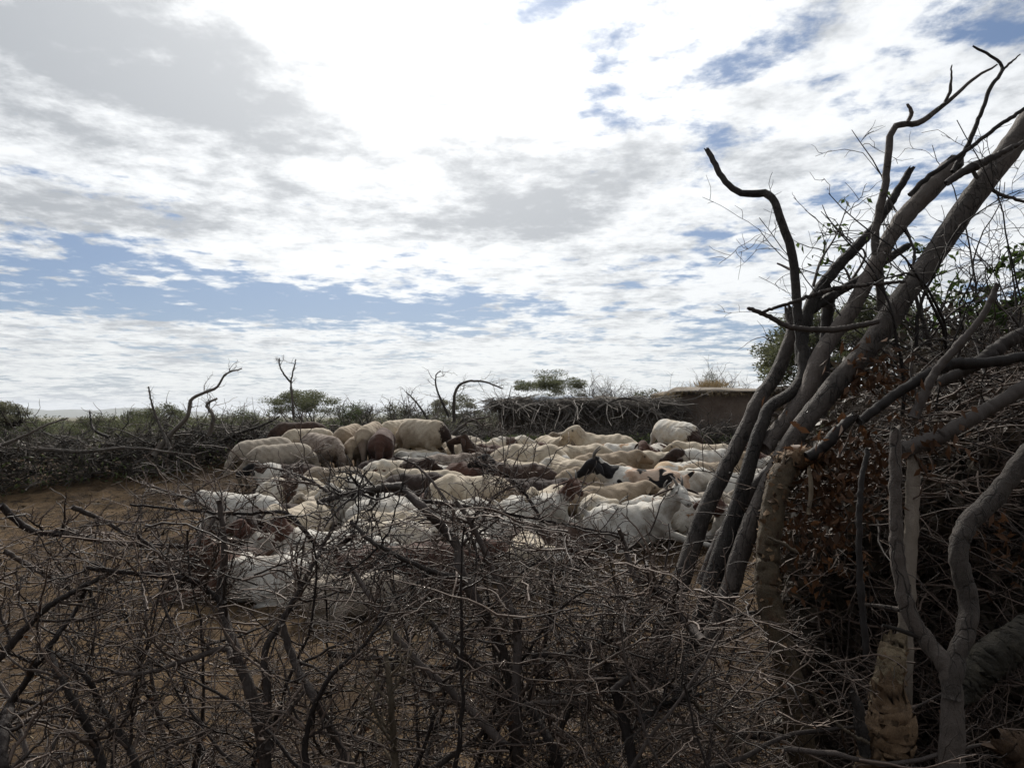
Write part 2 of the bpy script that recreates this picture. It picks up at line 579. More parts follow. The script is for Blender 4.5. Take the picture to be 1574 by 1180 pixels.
def build_straw():
    n = 3200
    x = RNG.uniform(-6.5, 3.5, n)
    y = 2.8 + 10 * RNG.random(n) ** 1.4
    a = RNG.uniform(0, 2 * math.pi, n)
    L = RNG.uniform(.015, .07, n)
    U = np.stack([np.cos(a) * L, np.sin(a) * L, RNG.normal(.004, .008, n)], -1)
    W = np.stack([-np.sin(a), np.cos(a), 0 * a], -1) * .0022
    mb = MB()
    mb.cards(np.stack([x, y, gz(x, y) + .022], -1), U, W)
    mb.build('straw', M['dry_grass'], None, kind='stuff', label='bits of pale straw and stalk strewn on the pen floor', category='straw')


build_straw()


def build_hills():
    m, t, b = new_mat('distant hill scrub')
    tc = t.n('ShaderNodeTexCoord').outputs['Object']
    t.link(t.mix(t.noise(tc, 0.01, 5), (0.035, 0.045, 0.02), (0.08, 0.08, 0.045)), b.inputs['Base Color'])
    xs = np.linspace(-4600, 1200, 120)
    ds = np.linspace(0, 1, 9)
    V = []
    for d in ds:
        prof = math.sin(d * math.pi) ** 1.2
        h = 62 + 34 * np.sin(xs * 0.0021 + 1.0) + 20 * np.sin(xs * 0.0057 + 0.4) + 8 * np.sin(xs * 0.017)
        h = h * np.clip((-xs + 300) / 1500, 0.12, 1)
        h = h * .6
        V.append(np.stack([xs, np.full_like(xs, 3600 + 900 * d) + 60 * np.sin(xs * 0.004), -6 + h * prof], -1))
    V = np.array(V)
    i = np.arange(V.shape[0] * V.shape[1]).reshape(V.shape[:2])
    Q = np.stack([i[:-1, :-1], i[:-1, 1:], i[1:, 1:], i[1:, :-1]], -1).reshape(-1, 4)
    link('hills', mesh_from('hills', V.reshape(-1, 3), Q), m, kind='structure', label='low blue hills on the horizon beyond the thorn fence', category='hills')


build_hills()


def build_haze():
    m = bpy.data.materials.new('thin dry air')
    m.use_nodes = True
    t = NT(m.node_tree)
    out = t.n('ShaderNodeOutputMaterial')
    v = t.n('ShaderNodeVolumePrincipled', i={'Color': (0.86, 0.91, 1.0, 1), 'Density': 0.00013, 'Anisotropy': 0.2})
    t.link(v.outputs[0], out.inputs['Volume'])
    x, y0, y1, z0, z1 = 9000, -9000, 9000, -16, 150
    V = [(a, b, c) for a in (-x, x) for b in (y0, y1) for c in (z0, z1)]
    Q = [(0, 1, 3, 2), (4, 6, 7, 5), (0, 4, 5, 1), (2, 3, 7, 6), (0, 2, 6, 4), (1, 5, 7, 3)]
    link('haze', mesh_from('haze', V, Q, False), m, kind='stuff', label='thin bluish haze in the air over the whole plain', category='haze')


build_haze()
# ------------------------------------------------------------------ sheep and goats
def surface_nets(Fv, org, h):
    ins = Fv < 0
    nx, ny, nz = Fv.shape
    C = (nx - 1, ny - 1, nz - 1)
    acc = np.zeros(C + (3,))
    cnt = np.zeros(C)
    ax = [(1, 0, 0), (0, 1, 0), (0, 0, 1)]
    sl = lambda o: tuple(slice(o[k], o[k] + C[k]) for k in range(3))
    for a in range(3):
        others = [k for k in range(3) if k != a]
        for u in (0, 1):
            for v in (0, 1):
                o = [0, 0, 0]
                o[others[0]], o[others[1]] = u, v
                o2 = list(o)
                o2[a] = 1
                f0, f1 = Fv[sl(o)], Fv[sl(o2)]
                mk = (f0 < 0) != (f1 < 0)
                t = np.where(mk, f0 / np.where(mk, f0 - f1, 1), 0)
                pos = np.zeros(C + (3,))
                pos[..., 0], pos[..., 1], pos[..., 2] = o
                pos[..., a] = t
                acc += pos * mk[..., None]
                cnt += mk
    act = cnt > 0
    idx = -np.ones(C, int)
    idx[act] = np.arange(act.sum())
    ii = np.argwhere(act)
    V = (ii + acc[act] / cnt[act][:, None]) * h + org
    Q = []
    for a in range(3):
        b, c = (a + 1) % 3, (a + 2) % 3
        s0 = [slice(1, n - 1) for n in (nx, ny, nz)]
        s1 = list(s0)
        s0[a], s1[a] = slice(0, (nx, ny, nz)[a] - 1), slice(1, (nx, ny, nz)[a])
        i0, i1 = ins[tuple(s0)], ins[tuple(s1)]
        cr = np.argwhere(i0 != i1)
        fl = i0[tuple(cr.T)]
        base = cr.copy()
        for k in range(3):
            if k != a:
                base[:, k] += 1
        eb = np.zeros(3, int)
        eb[b] = 1
        ec = np.zeros(3, int)
        ec[c] = 1
        g = lambda q: idx[q[:, 0], q[:, 1], q[:, 2]]
        q = np.stack([g(base - eb - ec), g(base - ec), g(base), g(base - eb)], -1)
        q[~fl] = q[~fl][:, ::-1]
        Q.append(q)
    return V, np.concatenate(Q)


class Body:
    """A body as one blended surface of tapered limbs."""
    def __init__(self):
        self.p = []
        self.dark = []
        self.cut = []

    def cap(self, a, b, ra, rb, k=0.04, t=(0.3, 0.3), sq=1.0, dk=0.0):
        self.p.append((np.array(a, float), np.array(b, float), ra, rb, k, t, sq, dk))

    def both(self, a, b, ra, rb, **kw):
        self.cap(a, b, ra, rb, **kw)
        self.cap((a[0], -a[1], a[2]), (b[0], -b[1], b[2]), ra, rb, **kw)

    def mesh(self, name, h=0.013):
        lo = np.min([np.minimum(a, b) - max(ra, rb) * 1.2 for a, b, ra, rb, *_ in self.p], 0) - 3 * h
        hi = np.max([np.maximum(a, b) + max(ra, rb) * 1.2 for a, b, ra, rb, *_ in self.p], 0) + 3 * h
        n = np.ceil((hi - lo) / h).astype(int) + 1
        g = np.stack(np.meshgrid(*[lo[k] + h * np.arange(n[k]) for k in range(3)], indexing='ij'), -1)
        F = np.full(n, 9.0)
        for a, b, ra, rb, k, t, sq, dk in self.p:
            d, _ = self.dist(g, a, b, ra, rb, sq)
            hh = np.clip(0.5 + 0.5 * (F - d) / k, 0, 1)
            F = F * (1 - hh) + d * hh - k * hh * (1 - hh)
        for c, r, k in self.cut:
            d = r - np.linalg.norm(g - np.array(c), axis=-1)
            hh = np.clip(0.5 - 0.5 * (F - d) / k, 0, 1)
            F = F * (1 - hh) + d * hh + k * hh * (1 - hh)
        x, y, z = g[..., 0], g[..., 1], g[..., 2]
        F = F + 0.0055 * np.sin(23 * x + 3 * z) * np.sin(19 * y + 1.3) * np.sin(27 * z + 7 * x) + 0.0035 * np.sin(53 * x + 9 * z) * np.sin(47 * z - 5 * y)
        V, Q = surface_nets(F, lo, h)
        ws, bt = np.zeros(len(V)), np.zeros(len(V))
        dkv = np.zeros(len(V))
        for a, b, ra, rb, k, t, sq, dk in self.p:
            d, u = self.dist(V, a, b, ra, rb, sq)
            w = np.exp(-np.maximum(d, -0.02) / 0.012)
            ws += w
            bt += w * (t[0] + (t[1] - t[0]) * u)
            dkv += w * dk
        ws += 1e-9
        dkv = dkv / ws
        for c, r in self.dark:
            dkv = np.maximum(dkv, np.clip(1.6 - np.linalg.norm(V - np.array(c), axis=1) / r, 0, 1))
        return mesh_from(name, V, Q, True, {'bt': bt / ws, 'dk': np.clip(dkv, 0, 1)})

    @staticmethod
    def dist(p, a, b, ra, rb, sq):
        s = np.array([1, 1 / sq, 1.0])
        p, a2, b2 = p * s, a * s, b * s
        ab = b2 - a2
        u = np.clip(((p - a2) @ ab) / (ab @ ab + 1e-9), 0, 1)
        return np.linalg.norm(p - a2 - u[..., None] * ab, axis=-1) - (ra + (rb - ra) * u), u


def head(B, H, f, goat, sc=1.0, roll=0.0):
    """Head at poll H looking along f; returns the frame and ear and horn places."""
    H, f = np.array(H, float), unit(f)
    u = np.array([0, 0, 1.0]) - f * f[2]
    if np.linalg.norm(u) < 0.1:
        u = np.array([1.0, 0, 0]) - f * f[0]
    u = unit(u)
    s = np.cross(u, f)
    u, s = u * math.cos(roll) + s * math.sin(roll), s * math.cos(roll) - u * math.sin(roll)
    q = lambda a, b, c: H + sc * (f * a + s * b + u * c)
    wd = 0.9 if goat else 1.0
    B.cap(q(0, 0, 0), q(.085, 0, 0.0), .066 * sc * wd, .056 * sc * wd, k=.03, t=(.80, .88))
    B.cap(q(.03, 0, -.035), q(.15, 0, -.035), .048 * sc * wd, .030 * sc, k=.03, t=(.82, .95))
    B.cap(q(.08, 0, .008), q(.205, 0, -.016), .046 * sc, .034 * sc, k=.03, t=(.88, 1.0))
    B.cap(q(.205, 0, -.020), q(.222, 0, -.024), .033 * sc, .027 * sc, k=.02, t=(.99, 1.0), dk=.25)
    for sd in (-1, 1):
        B.cap(q(.062, sd * .043 * wd, .022), q(.085, sd * .040 * wd, .020), .020 * sc, .018 * sc, k=.015, t=(.86, .88))
        B.dark.append((q(.078, sd * .058 * wd, .020), .014 * sc))
        B.dark.append((q(.238, sd * .016, -.014), .010 * sc))
        B.dark.append((q(.215, sd * .030, -.040), .008 * sc))
    return dict(q=q, f=f, s=s, u=u, sc=sc)


def ear_mesh(fr, side, droop, length, name):
    q, f, s, u = fr['q'], fr['f'], fr['s'], fr['u']
    b = q(-.005, side * .055, .020)
    d = unit(s * side * 1.0 - u * droop - f * 0.10)
    w = unit(f * 0.75 + u * 0.5 - d * np.dot(f * 0.75 + u * 0.5, d))
    nrm = np.cross(d, w)
    K, S = 7, 8
    t = np.linspace(0, 1, K)
    wid = np.array([.018, .030, .037, .036, .029, .018, .004]) * fr['sc']
    V = []
    for k in range(K):
        c = b + d * t[k] * length * fr['sc'] - u * 0.03 * t[k] ** 2
        ph = np.arange(S) * 2 * math.pi / S
        V += [c + w * wid[k] * math.cos(p) + nrm * (.006 * math.sin(p) + .012 * math.cos(p) ** 2) for p in ph]
    i = np.arange(K * S).reshape(K, S)
    a, c = i[:-1], i[1:]
    Q = np.stack([a, np.roll(a, -1, 1), np.roll(c, -1, 1), c], -1).reshape(-1, 4)
    return mesh_from(name, np.array(V), Q, True, {'bt': np.full(len(V), .87), 'dk': np.zeros(len(V))}, np.array([[i[0, 0], i[0, k], i[0, k + 1]] for k in range(1, S - 1)]))


def horn_mesh(fr, side, length):
    q = fr['q']
    pts = [q(.005, side * .024, .050), q(-.012, side * .032, .050 + length * .45), q(-.055, side * .045, .050 + length * .8), q(-.11, side * .06, .050 + length * .95)]
    P = catmull(pts, 9)
    mb = MB()
    mb.tubes(P, np.linspace(.017, .004, 9) * (1 + .08 * (np.arange(9) % 2)), 7, cap=True)
    return mb.mesh('horn')


def lying(goat, ne, f, foreleg=False, lean=0.0, h=0.013, tail=True, roll=0.0):
    B = Body()
    w = .165 if goat else .195
    top = .40 if goat else .41
    B.cap((-.30, 0, .225), (.20, 0, .245), w, w * .95, k=.05, t=(.12, .55), sq=1.12)
    B.cap((-.14, 0, .15), (.10, 0, .14), w * 1.0, w * .84, k=.06, t=(.2, .5), sq=1.28)
    B.cap((-.35, 0, top - .085), (-.20, 0, top - .045), .05 if goat else .07, .05 if goat else .07, k=.07, t=(.05, .25))
    B.cap((-.20, 0, top - .045), (.05, 0, top - .075), .05 if goat else .07, .05 if goat else .065, k=.06, t=(.25, .45))
    B.cap((.05, 0, top - .075), (.20, 0, top - .045), .05 if goat else .065, .05 if goat else .075, k=.06, t=(.45, .55))
    B.cap((-.40, 0, .235), (-.34, 0, .22), w * .72, w * .85, k=.05, t=(.0, .08))
    if goat:
        for sd in (-1, 1):
            B.cap((-.31, sd * .085, .375), (-.24, sd * .10, .36), .026, .02, k=.035, t=(.1, .2))
    for sd in (-1, 1):
        B.cut.append(((-.13, sd * (.335 if goat else .36), .385), .165, .06))
        B.cut.append(((.075, sd * (.36 if goat else .39), .40), .17, .05))
        B.cap((.10, sd * .10, .365), (.20, sd * .115, .27), .055, .06, k=.05, t=(.45, .52))
        B.cap((-.27, sd * .09, .345), (-.33, sd * .12, .26), .05, .07, k=.05, t=(.1, .1))
        B.cap((-.33, sd * .125, .20), (-.12, sd * .185, .125), .105, .075, k=.05, t=(.08, .2))
        B.cap((-.12, sd * .20, .095), (-.37, sd * .205, .05), .050, .032, k=.03, t=(.1, .05))
        B.cap((-.37, sd * .21, .04), (-.13, sd * .245, .028), .030, .023, k=.02, t=(.05, .05))
        B.cap((-.13, sd * .245, .026), (-.08, sd * .25, .022), .025, .020, k=.012, t=(.05, .05), dk=.9)
        B.cap((.20, sd * .10, .29), (.29, sd * .105, .15), .085, .065, k=.05, t=(.5, .58))
        if foreleg and sd == foreleg:
            B.cap((.29, sd * .11, .15), (.50, sd * .13, .10), .052, .036, k=.03, t=(.55, .55))
            B.cap((.50, sd * .13, .10), (.74, sd * .12, .035), .033, .024, k=.02, t=(.55, .55))
            B.cap((.74, sd * .12, .030), (.80, sd * .12, .024), .026, .020, k=.012, t=(.55, .55), dk=.9)
        else:
            B.cap((.27, sd * .11, .13), (.43, sd * .105, .055), .052, .038, k=.03, t=(.55, .55))
            B.cap((.43, sd * .105, .045), (.20, sd * .08, .03), .032, .024, k=.02, t=(.55, .55))
    ne = np.array(ne, float)
    f = unit(f)
    nb = np.array([.235, 0, .315])
    mid = (nb + ne) / 2 + (np.array([.03, 0, -.01]) if goat else np.array([.02, 0, -.01]))
    r0, r1, r2 = (.115, .085, .062) if goat else (.135, .105, .078)
    B.cap((.16, 0, .27), nb, .15, r0, k=.06, t=(.5, .6))
    B.cap(nb, mid, r0, r1, k=.05, t=(.6, .70))
    B.cap(mid, ne, r1, r2, k=.04, t=(.70, .80))
    fr = head(B, ne, f, goat, 1.0 if goat else 1.02, roll)
    if goat:
        B.cap((-.47, 0, .33), (-.55, 0, .39), .026, .018, k=.03, t=(0, 0))
    else:
        B.cap((-.46, 0, .27), (-.53, 0, .17), .062, .05, k=.04, t=(0, 0))
        B.cap((-.53, 0, .17), (-.56, 0.02, .05), .05, .022, k=.03, t=(0, 0))
    return B, fr


def standing(ne, f, rearhang=True):
    B = Body()
    B.cap((-.28, 0, .53), (.20, 0, .52), .175, .165, k=.05, t=(.12, .55), sq=1.02)
    B.cap((-.18, 0, .47), (.14, 0, .44), .165, .14, k=.06, t=(.2, .5), sq=1.08)
    B.cap((-.34, 0, .64), (.22, 0, .645), .065, .07, k=.07, t=(.05, .55))
    B.cap((-.36, 0, .54), (-.30, 0, .52), .14, .15, k=.05, t=(.0, .08))
    for sd in (-1, 1):
        B.cap((-.32, sd * .085, .50), (-.24, sd * .10, .36), .105, .065, k=.05, t=(.05, .1))
        B.cap((-.24, sd * .10, .36), (-.395, sd * .095, .245), .052, .032, k=.03, t=(.05, .05))
        B.cap((-.395, sd * .095, .245), (-.355, sd * .095, .06), .029, .023, k=.02, t=(.05, .05))
        B.cap((-.355, sd * .095, .05), (-.325, sd * .095, .022), .027, .025, k=.012, t=(.05, .05), dk=.8)
        B.cap((.20, sd * .09, .53), (.21, sd * .10, .36), .09, .055, k=.05, t=(.5, .55))
        B.cap((.21, sd * .10, .36), (.225, sd * .10, .215), .042, .033, k=.03, t=(.55, .55))
        B.cap((.225, sd * .10, .215), (.215, sd * .10, .06), .027, .022, k=.02, t=(.55, .55))
        B.cap((.215, sd * .10, .05), (.235, sd * .10, .022), .026, .025, k=.012, t=(.55, .55), dk=.8)
    ne = np.array(ne, float)
    nb = np.array([.27, 0, .55])
    mid = (nb + ne) / 2 + np.array([.03, 0, .02])
    B.cap((.16, 0, .53), nb, .15, .12, k=.06, t=(.5, .6))
    B.cap(nb, mid, .12, .09, k=.05, t=(.6, .7))
    B.cap(mid, ne, .09, .07, k=.04, t=(.7, .8))
    fr = head(B, ne, f, False, 1.02)
    B.cap((-.47, 0, .56), (-.56, 0, .40), .065, .055, k=.04, t=(0, 0))
    B.cap((-.56, 0, .40), (-.62, 0, .24), .05, .026, k=.03, t=(0, 0))
    return B, fr


def kit(name, Bf, goat, droop, horns=0.0, h=0.013, earlen=None):
    B, fr = Bf
    earlen = earlen or (.155 if goat else .105)
    parts = [('ear', ear_mesh(fr, 1, droop, earlen, 'ear')), ('ear', ear_mesh(fr, -1, droop, earlen, 'ear'))]
    if horns:
        parts += [('horn', horn_mesh(fr, 1, horns)), ('horn', horn_mesh(fr, -1, horns))]
    return dict(body=B.mesh(name, h), parts=parts, goat=goat)


KITS = {
    'SF': kit('sheep', lying(False, (.44, 0, .40), (1, 0, -.35)), False, .9),
    'SL': kit('sheep', lying(False, (.40, .14, .28), (.35, 1, -.45)), False, .9),
    'SD': kit('sheep', lying(False, (.46, .05, .25), (1, .3, -.40)), False, .6),
    'SU': kit('sheep', lying(False, (.40, 0, .50), (.95, .3, -.15)), False, .9),
    'SR': kit('sheep', lying(False, (.30, .22, .36), (-.5, 1, -.55), roll=.2), False, .8),
    'GF': kit('goat', lying(True, (.43, 0, .58), (1, 0, -.25)), True, .8, .075),
    'GT': kit('goat', lying(True, (.43, -.03, .56), (.22, -1, -.30), foreleg=-1, h=.01), True, .30, .06, h=.010, earlen=.20),
    'GX': kit('goat', lying(True, (.40, -.05, .52), (.85, -.6, -.45), h=.01), True, .75, 0.0, h=.010),
    'GH': kit('goat', lying(True, (.45, 0, .47), (1, 0, -.55), h=.01), True, .9, .07, h=.010),
    'GD': kit('goat', lying(True, (.46, .05, .28), (1, .4, -.40)), True, .8, .07),
    'TD': kit('sheep', standing((.44, 0, .33), (.45, 0, -.9)), False, .5),
    'TL': kit('sheep', standing((.43, .05, .45), (.7, .3, -.7)), False, .6),
}


COATS = {}


def coat(name, base, base2, head=None, patch=None, blaze=None):
    """head: (where the head colour starts along the body, colour); patch: (colour, noise scale, threshold); belt in patch as ('belt', colour, lo, hi)."""
    m, t, b = new_mat(name + ' coat')
    tc = t.n('ShaderNodeTexCoord').outputs['Object']
    oi = t.n('ShaderNodeObjectInfo').outputs['Random']
    off = t.n('ShaderNodeVectorMath', operation='ADD', i={0: tc, 1: t.n('ShaderNodeCombineXYZ', i={0: t.m('MULTIPLY', oi, 37.0), 1: t.m('MULTIPLY', oi, 17.0), 2: 0.0}).outputs[0]}).outputs[0]
    bt = t.n('ShaderNodeAttribute', attribute_name='bt').outputs['Fac']
    dk = t.n('ShaderNodeAttribute', attribute_name='dk').outputs['Fac']
    nb = t.noise(off, 4.5, 5, 0.6)
    nf = t.noise(off, 55, 4, 0.6)
    col = t.mix(t.step(nb, 0.38, 0.68), base, base2)
    wob = t.m('ADD', bt, t.m('MULTIPLY', t.m('SUBTRACT', t.noise(off, 6.0, 4, 0.6), 0.5), 0.22))
    for pt in (patch or []):
        if pt[0] == 'belt':
            mk = t.m('MULTIPLY', t.step(wob, pt[2] - .012, pt[2] + .012), t.m('SUBTRACT', 1.0, t.step(wob, pt[3] - .012, pt[3] + .012)))
            col = t.mix(mk, col, pt[1])
        else:
            mk = t.step(t.noise(off, pt[1], 2, 0.5, 0.4), pt[2] - .012, pt[2] + .012)
            col = t.mix(mk, col, pt[0])
    if head:
        col = t.mix(t.step(wob, head[0] - .012, head[0] + .012), col, head[1])
    if blaze:
        sy = t.n('ShaderNodeSeparateXYZ', i={0: tc}).outputs[1]
        mk = t.m('MULTIPLY', t.step(bt, .86, .88), t.m('SUBTRACT', 1.0, t.step(t.m('ABSOLUTE', t.m('SUBTRACT', sy, blaze[1])), .02, .032)))
        col = t.mix(mk, col, blaze[0])
    col = t.mix(t.m('MULTIPLY', t.step(nf, .45, .75), .25), col, (0.25, 0.19, 0.12), 'MULTIPLY')
    dirt = t.m('MULTIPLY', t.step(t.noise(off, 10.0, 7, 0.7), 0.50, 0.68), 0.45)
    col = t.mix(dirt, col, (0.42, 0.33, 0.24), 'MULTIPLY')
    col = t.mix(dk, col, (0.016, 0.013, 0.012))
    t.link(col, b.inputs['Base Color'])
    b.inputs['Roughness'].default_value = 0.9
    b.inputs['Specular IOR Level'].default_value = 0.15
    b.inputs['Sheen Weight'].default_value = 0.08
    hair = t.noise(t.n('ShaderNodeVectorMath', operation='MULTIPLY', i={0: off, 1: (40.0, 110.0, 110.0)}).outputs[0], 1.0, 4, 0.65, 0.4)
    bump(t, b, t.m('ADD', t.m('MULTIPLY', hair, 0.6), t.m('MULTIPLY', t.noise(off, 22, 4), 1.0)), 0.7, 0.012)
    COATS[name] = m


CREAM, CREAM2 = (0.43, 0.37, 0.285), (0.325, 0.27, 0.20)
WHITE, WHITE2 = (0.46, 0.44, 0.40), (0.36, 0.33, 0.285)
TAN, TAN2 = (0.275, 0.218, 0.155), (0.20, 0.152, 0.105)
RED, BROWN, DARK, BLACK = (0.070, 0.034, 0.024), (0.058, 0.034, 0.024), (0.034, 0.021, 0.017), (0.011, 0.010, 0.011)
coat('cream', CREAM, CREAM2)
coat('white', WHITE, WHITE2)
coat('tan', TAN, TAN2)
coat('grey', (0.30, 0.26, 0.21), (0.22, 0.185, 0.145))
coat('drab', (0.17, 0.135, 0.10), (0.115, 0.088, 0.064))
coat('red', RED, (0.048, 0.024, 0.018))
coat('brown', BROWN, (0.040, 0.025, 0.019))
coat('dark', DARK, (0.02, 0.014, 0.012))
coat('roan', (0.27, 0.225, 0.185), (0.155, 0.12, 0.097), None, [((0.13, 0.095, 0.075), 34, .58)])
coat('blackhead', CREAM, CREAM2, (.80, BLACK))
coat('darkneck', BROWN, DARK, (.72, BLACK))
coat('brownneck', WHITE, CREAM, (.60, DARK))
coat('brownhead', WHITE, WHITE2, (.66, RED))
coat('whitehead', CREAM, CREAM2, (.80, (0.52, 0.50, 0.46)))
coat('whiteheadtan', TAN, TAN2, (.78, (0.50, 0.47, 0.41)))
coat('greyface', TAN, CREAM2, (.72, (0.17, 0.13, 0.10)))
coat('belt', CREAM, WHITE, None, [('belt', BROWN, .30, .46)])
coat('darkbelt', WHITE, WHITE2, (.72, DARK), [('belt', DARK, -.2, .20)])
coat('redrump', CREAM, CREAM2, None, [('belt', DARK, -.3, .035)])
coat('halfred', CREAM, CREAM2, (.56, RED))
coat('halfdark', CREAM, WHITE, (.46, DARK), [(RED, 5, .60)])
coat('redspot', WHITE, WHITE2, (.60, RED), [(RED, 7, .60)])
coat('tanspot', WHITE, CREAM, None, [((0.27, 0.165, 0.09), 4.5, .56)])
coat('blackspot', WHITE, CREAM, None, [(BLACK, 7, .63), ((0.42, 0.31, 0.20), 3, .56)])
coat('fleck', WHITE, WHITE2, None, [((0.25, 0.15, 0.09), 22, .64)])
coat('pied', WHITE, CREAM, (.74, BLACK), [(BLACK, 5.5, .535)])
coat('piedtan', (0.42, 0.33, 0.26), (0.34, 0.225, 0.155), (.80, BLACK), [('belt', WHITE, .48, .9), (BLACK, 5.5, .52)])
coat('darkpied', DARK, BROWN, (.80, BLACK), [(WHITE, 3.6, .57)])
coat('blaze', WHITE, WHITE2, (.52, (0.085, 0.041, 0.027)), None, ((0.46, 0.43, 0.38), -.03))
coat('eyepatch', CREAM, WHITE, None, [(BLACK, 9, .66)])
HORN = bark_mat('grey horn', (0.05, 0.045, 0.04), (0.16, 0.14, 0.12), 60, 0.5, bump_d=0.002)
for k in KITS.values():
    k['body'].materials.append(COATS['cream'])
    for nm, me in k['parts']:
        me.materials.append(HORN if nm == 'horn' else COATS['cream'])


def put_animal(x, ytop, key, head_deg, sc, coat_name, mirror, label, group, eartone=None):
    k = KITS[key]
    st = key[0] == 'T'
    h = (.70 if st else (.39 if k['goat'] else .41)) * sc
    P = SPOTS.pop(0)
    nm = 'goat' if k['goat'] else 'sheep'
    o = bpy.data.objects.new(nm, k['body'])
    COL.objects.link(o)
    e = 0.05
    gx = float(gz(P[0] + e, P[1]) - gz(P[0] - e, P[1])) / (2 * e)
    gy = float(gz(P[0], P[1] + e) - gz(P[0], P[1] - e)) / (2 * e)
    z = Vector((-gx, -gy, 1)).normalized()
    fwd = Vector((math.cos(math.radians(head_deg)), math.sin(math.radians(head_deg)), 0))
    fwd = (fwd - z * fwd.dot(z)).normalized()
    sd = z.cross(fwd)
    Mx = Matrix((fwd, sd, z)).transposed().to_4x4()
    sc = sc * .92
    jit = RNG.uniform(.91, 1.09, 3)
    o.matrix_world = Matrix.Translation((P[0], P[1], P[2] - .012)) @ Mx @ Matrix.Diagonal((sc * jit[0], sc * jit[1] * (-1 if mirror else 1), sc * jit[2], 1))
    o['label'], o['category'] = label, nm
    if group:
        o['group'] = group
    o.material_slots[0].link = 'OBJECT'
    o.material_slots[0].material = COATS[coat_name]
    for pn, me in k['parts']:
        if pn == 'horn' and ytop < 690:
            continue
        c = bpy.data.objects.new(pn, me)
        COL.objects.link(c)
        c.parent = o
        if pn == 'ear':
            c.material_slots[0].link = 'OBJECT'
            c.material_slots[0].material = COATS[eartone or coat_name]
    return o
G_ST, G_SH, G_GO = 'sheep standing at the far left of the flock', 'sheep resting in the pen', 'goats resting in the pen'
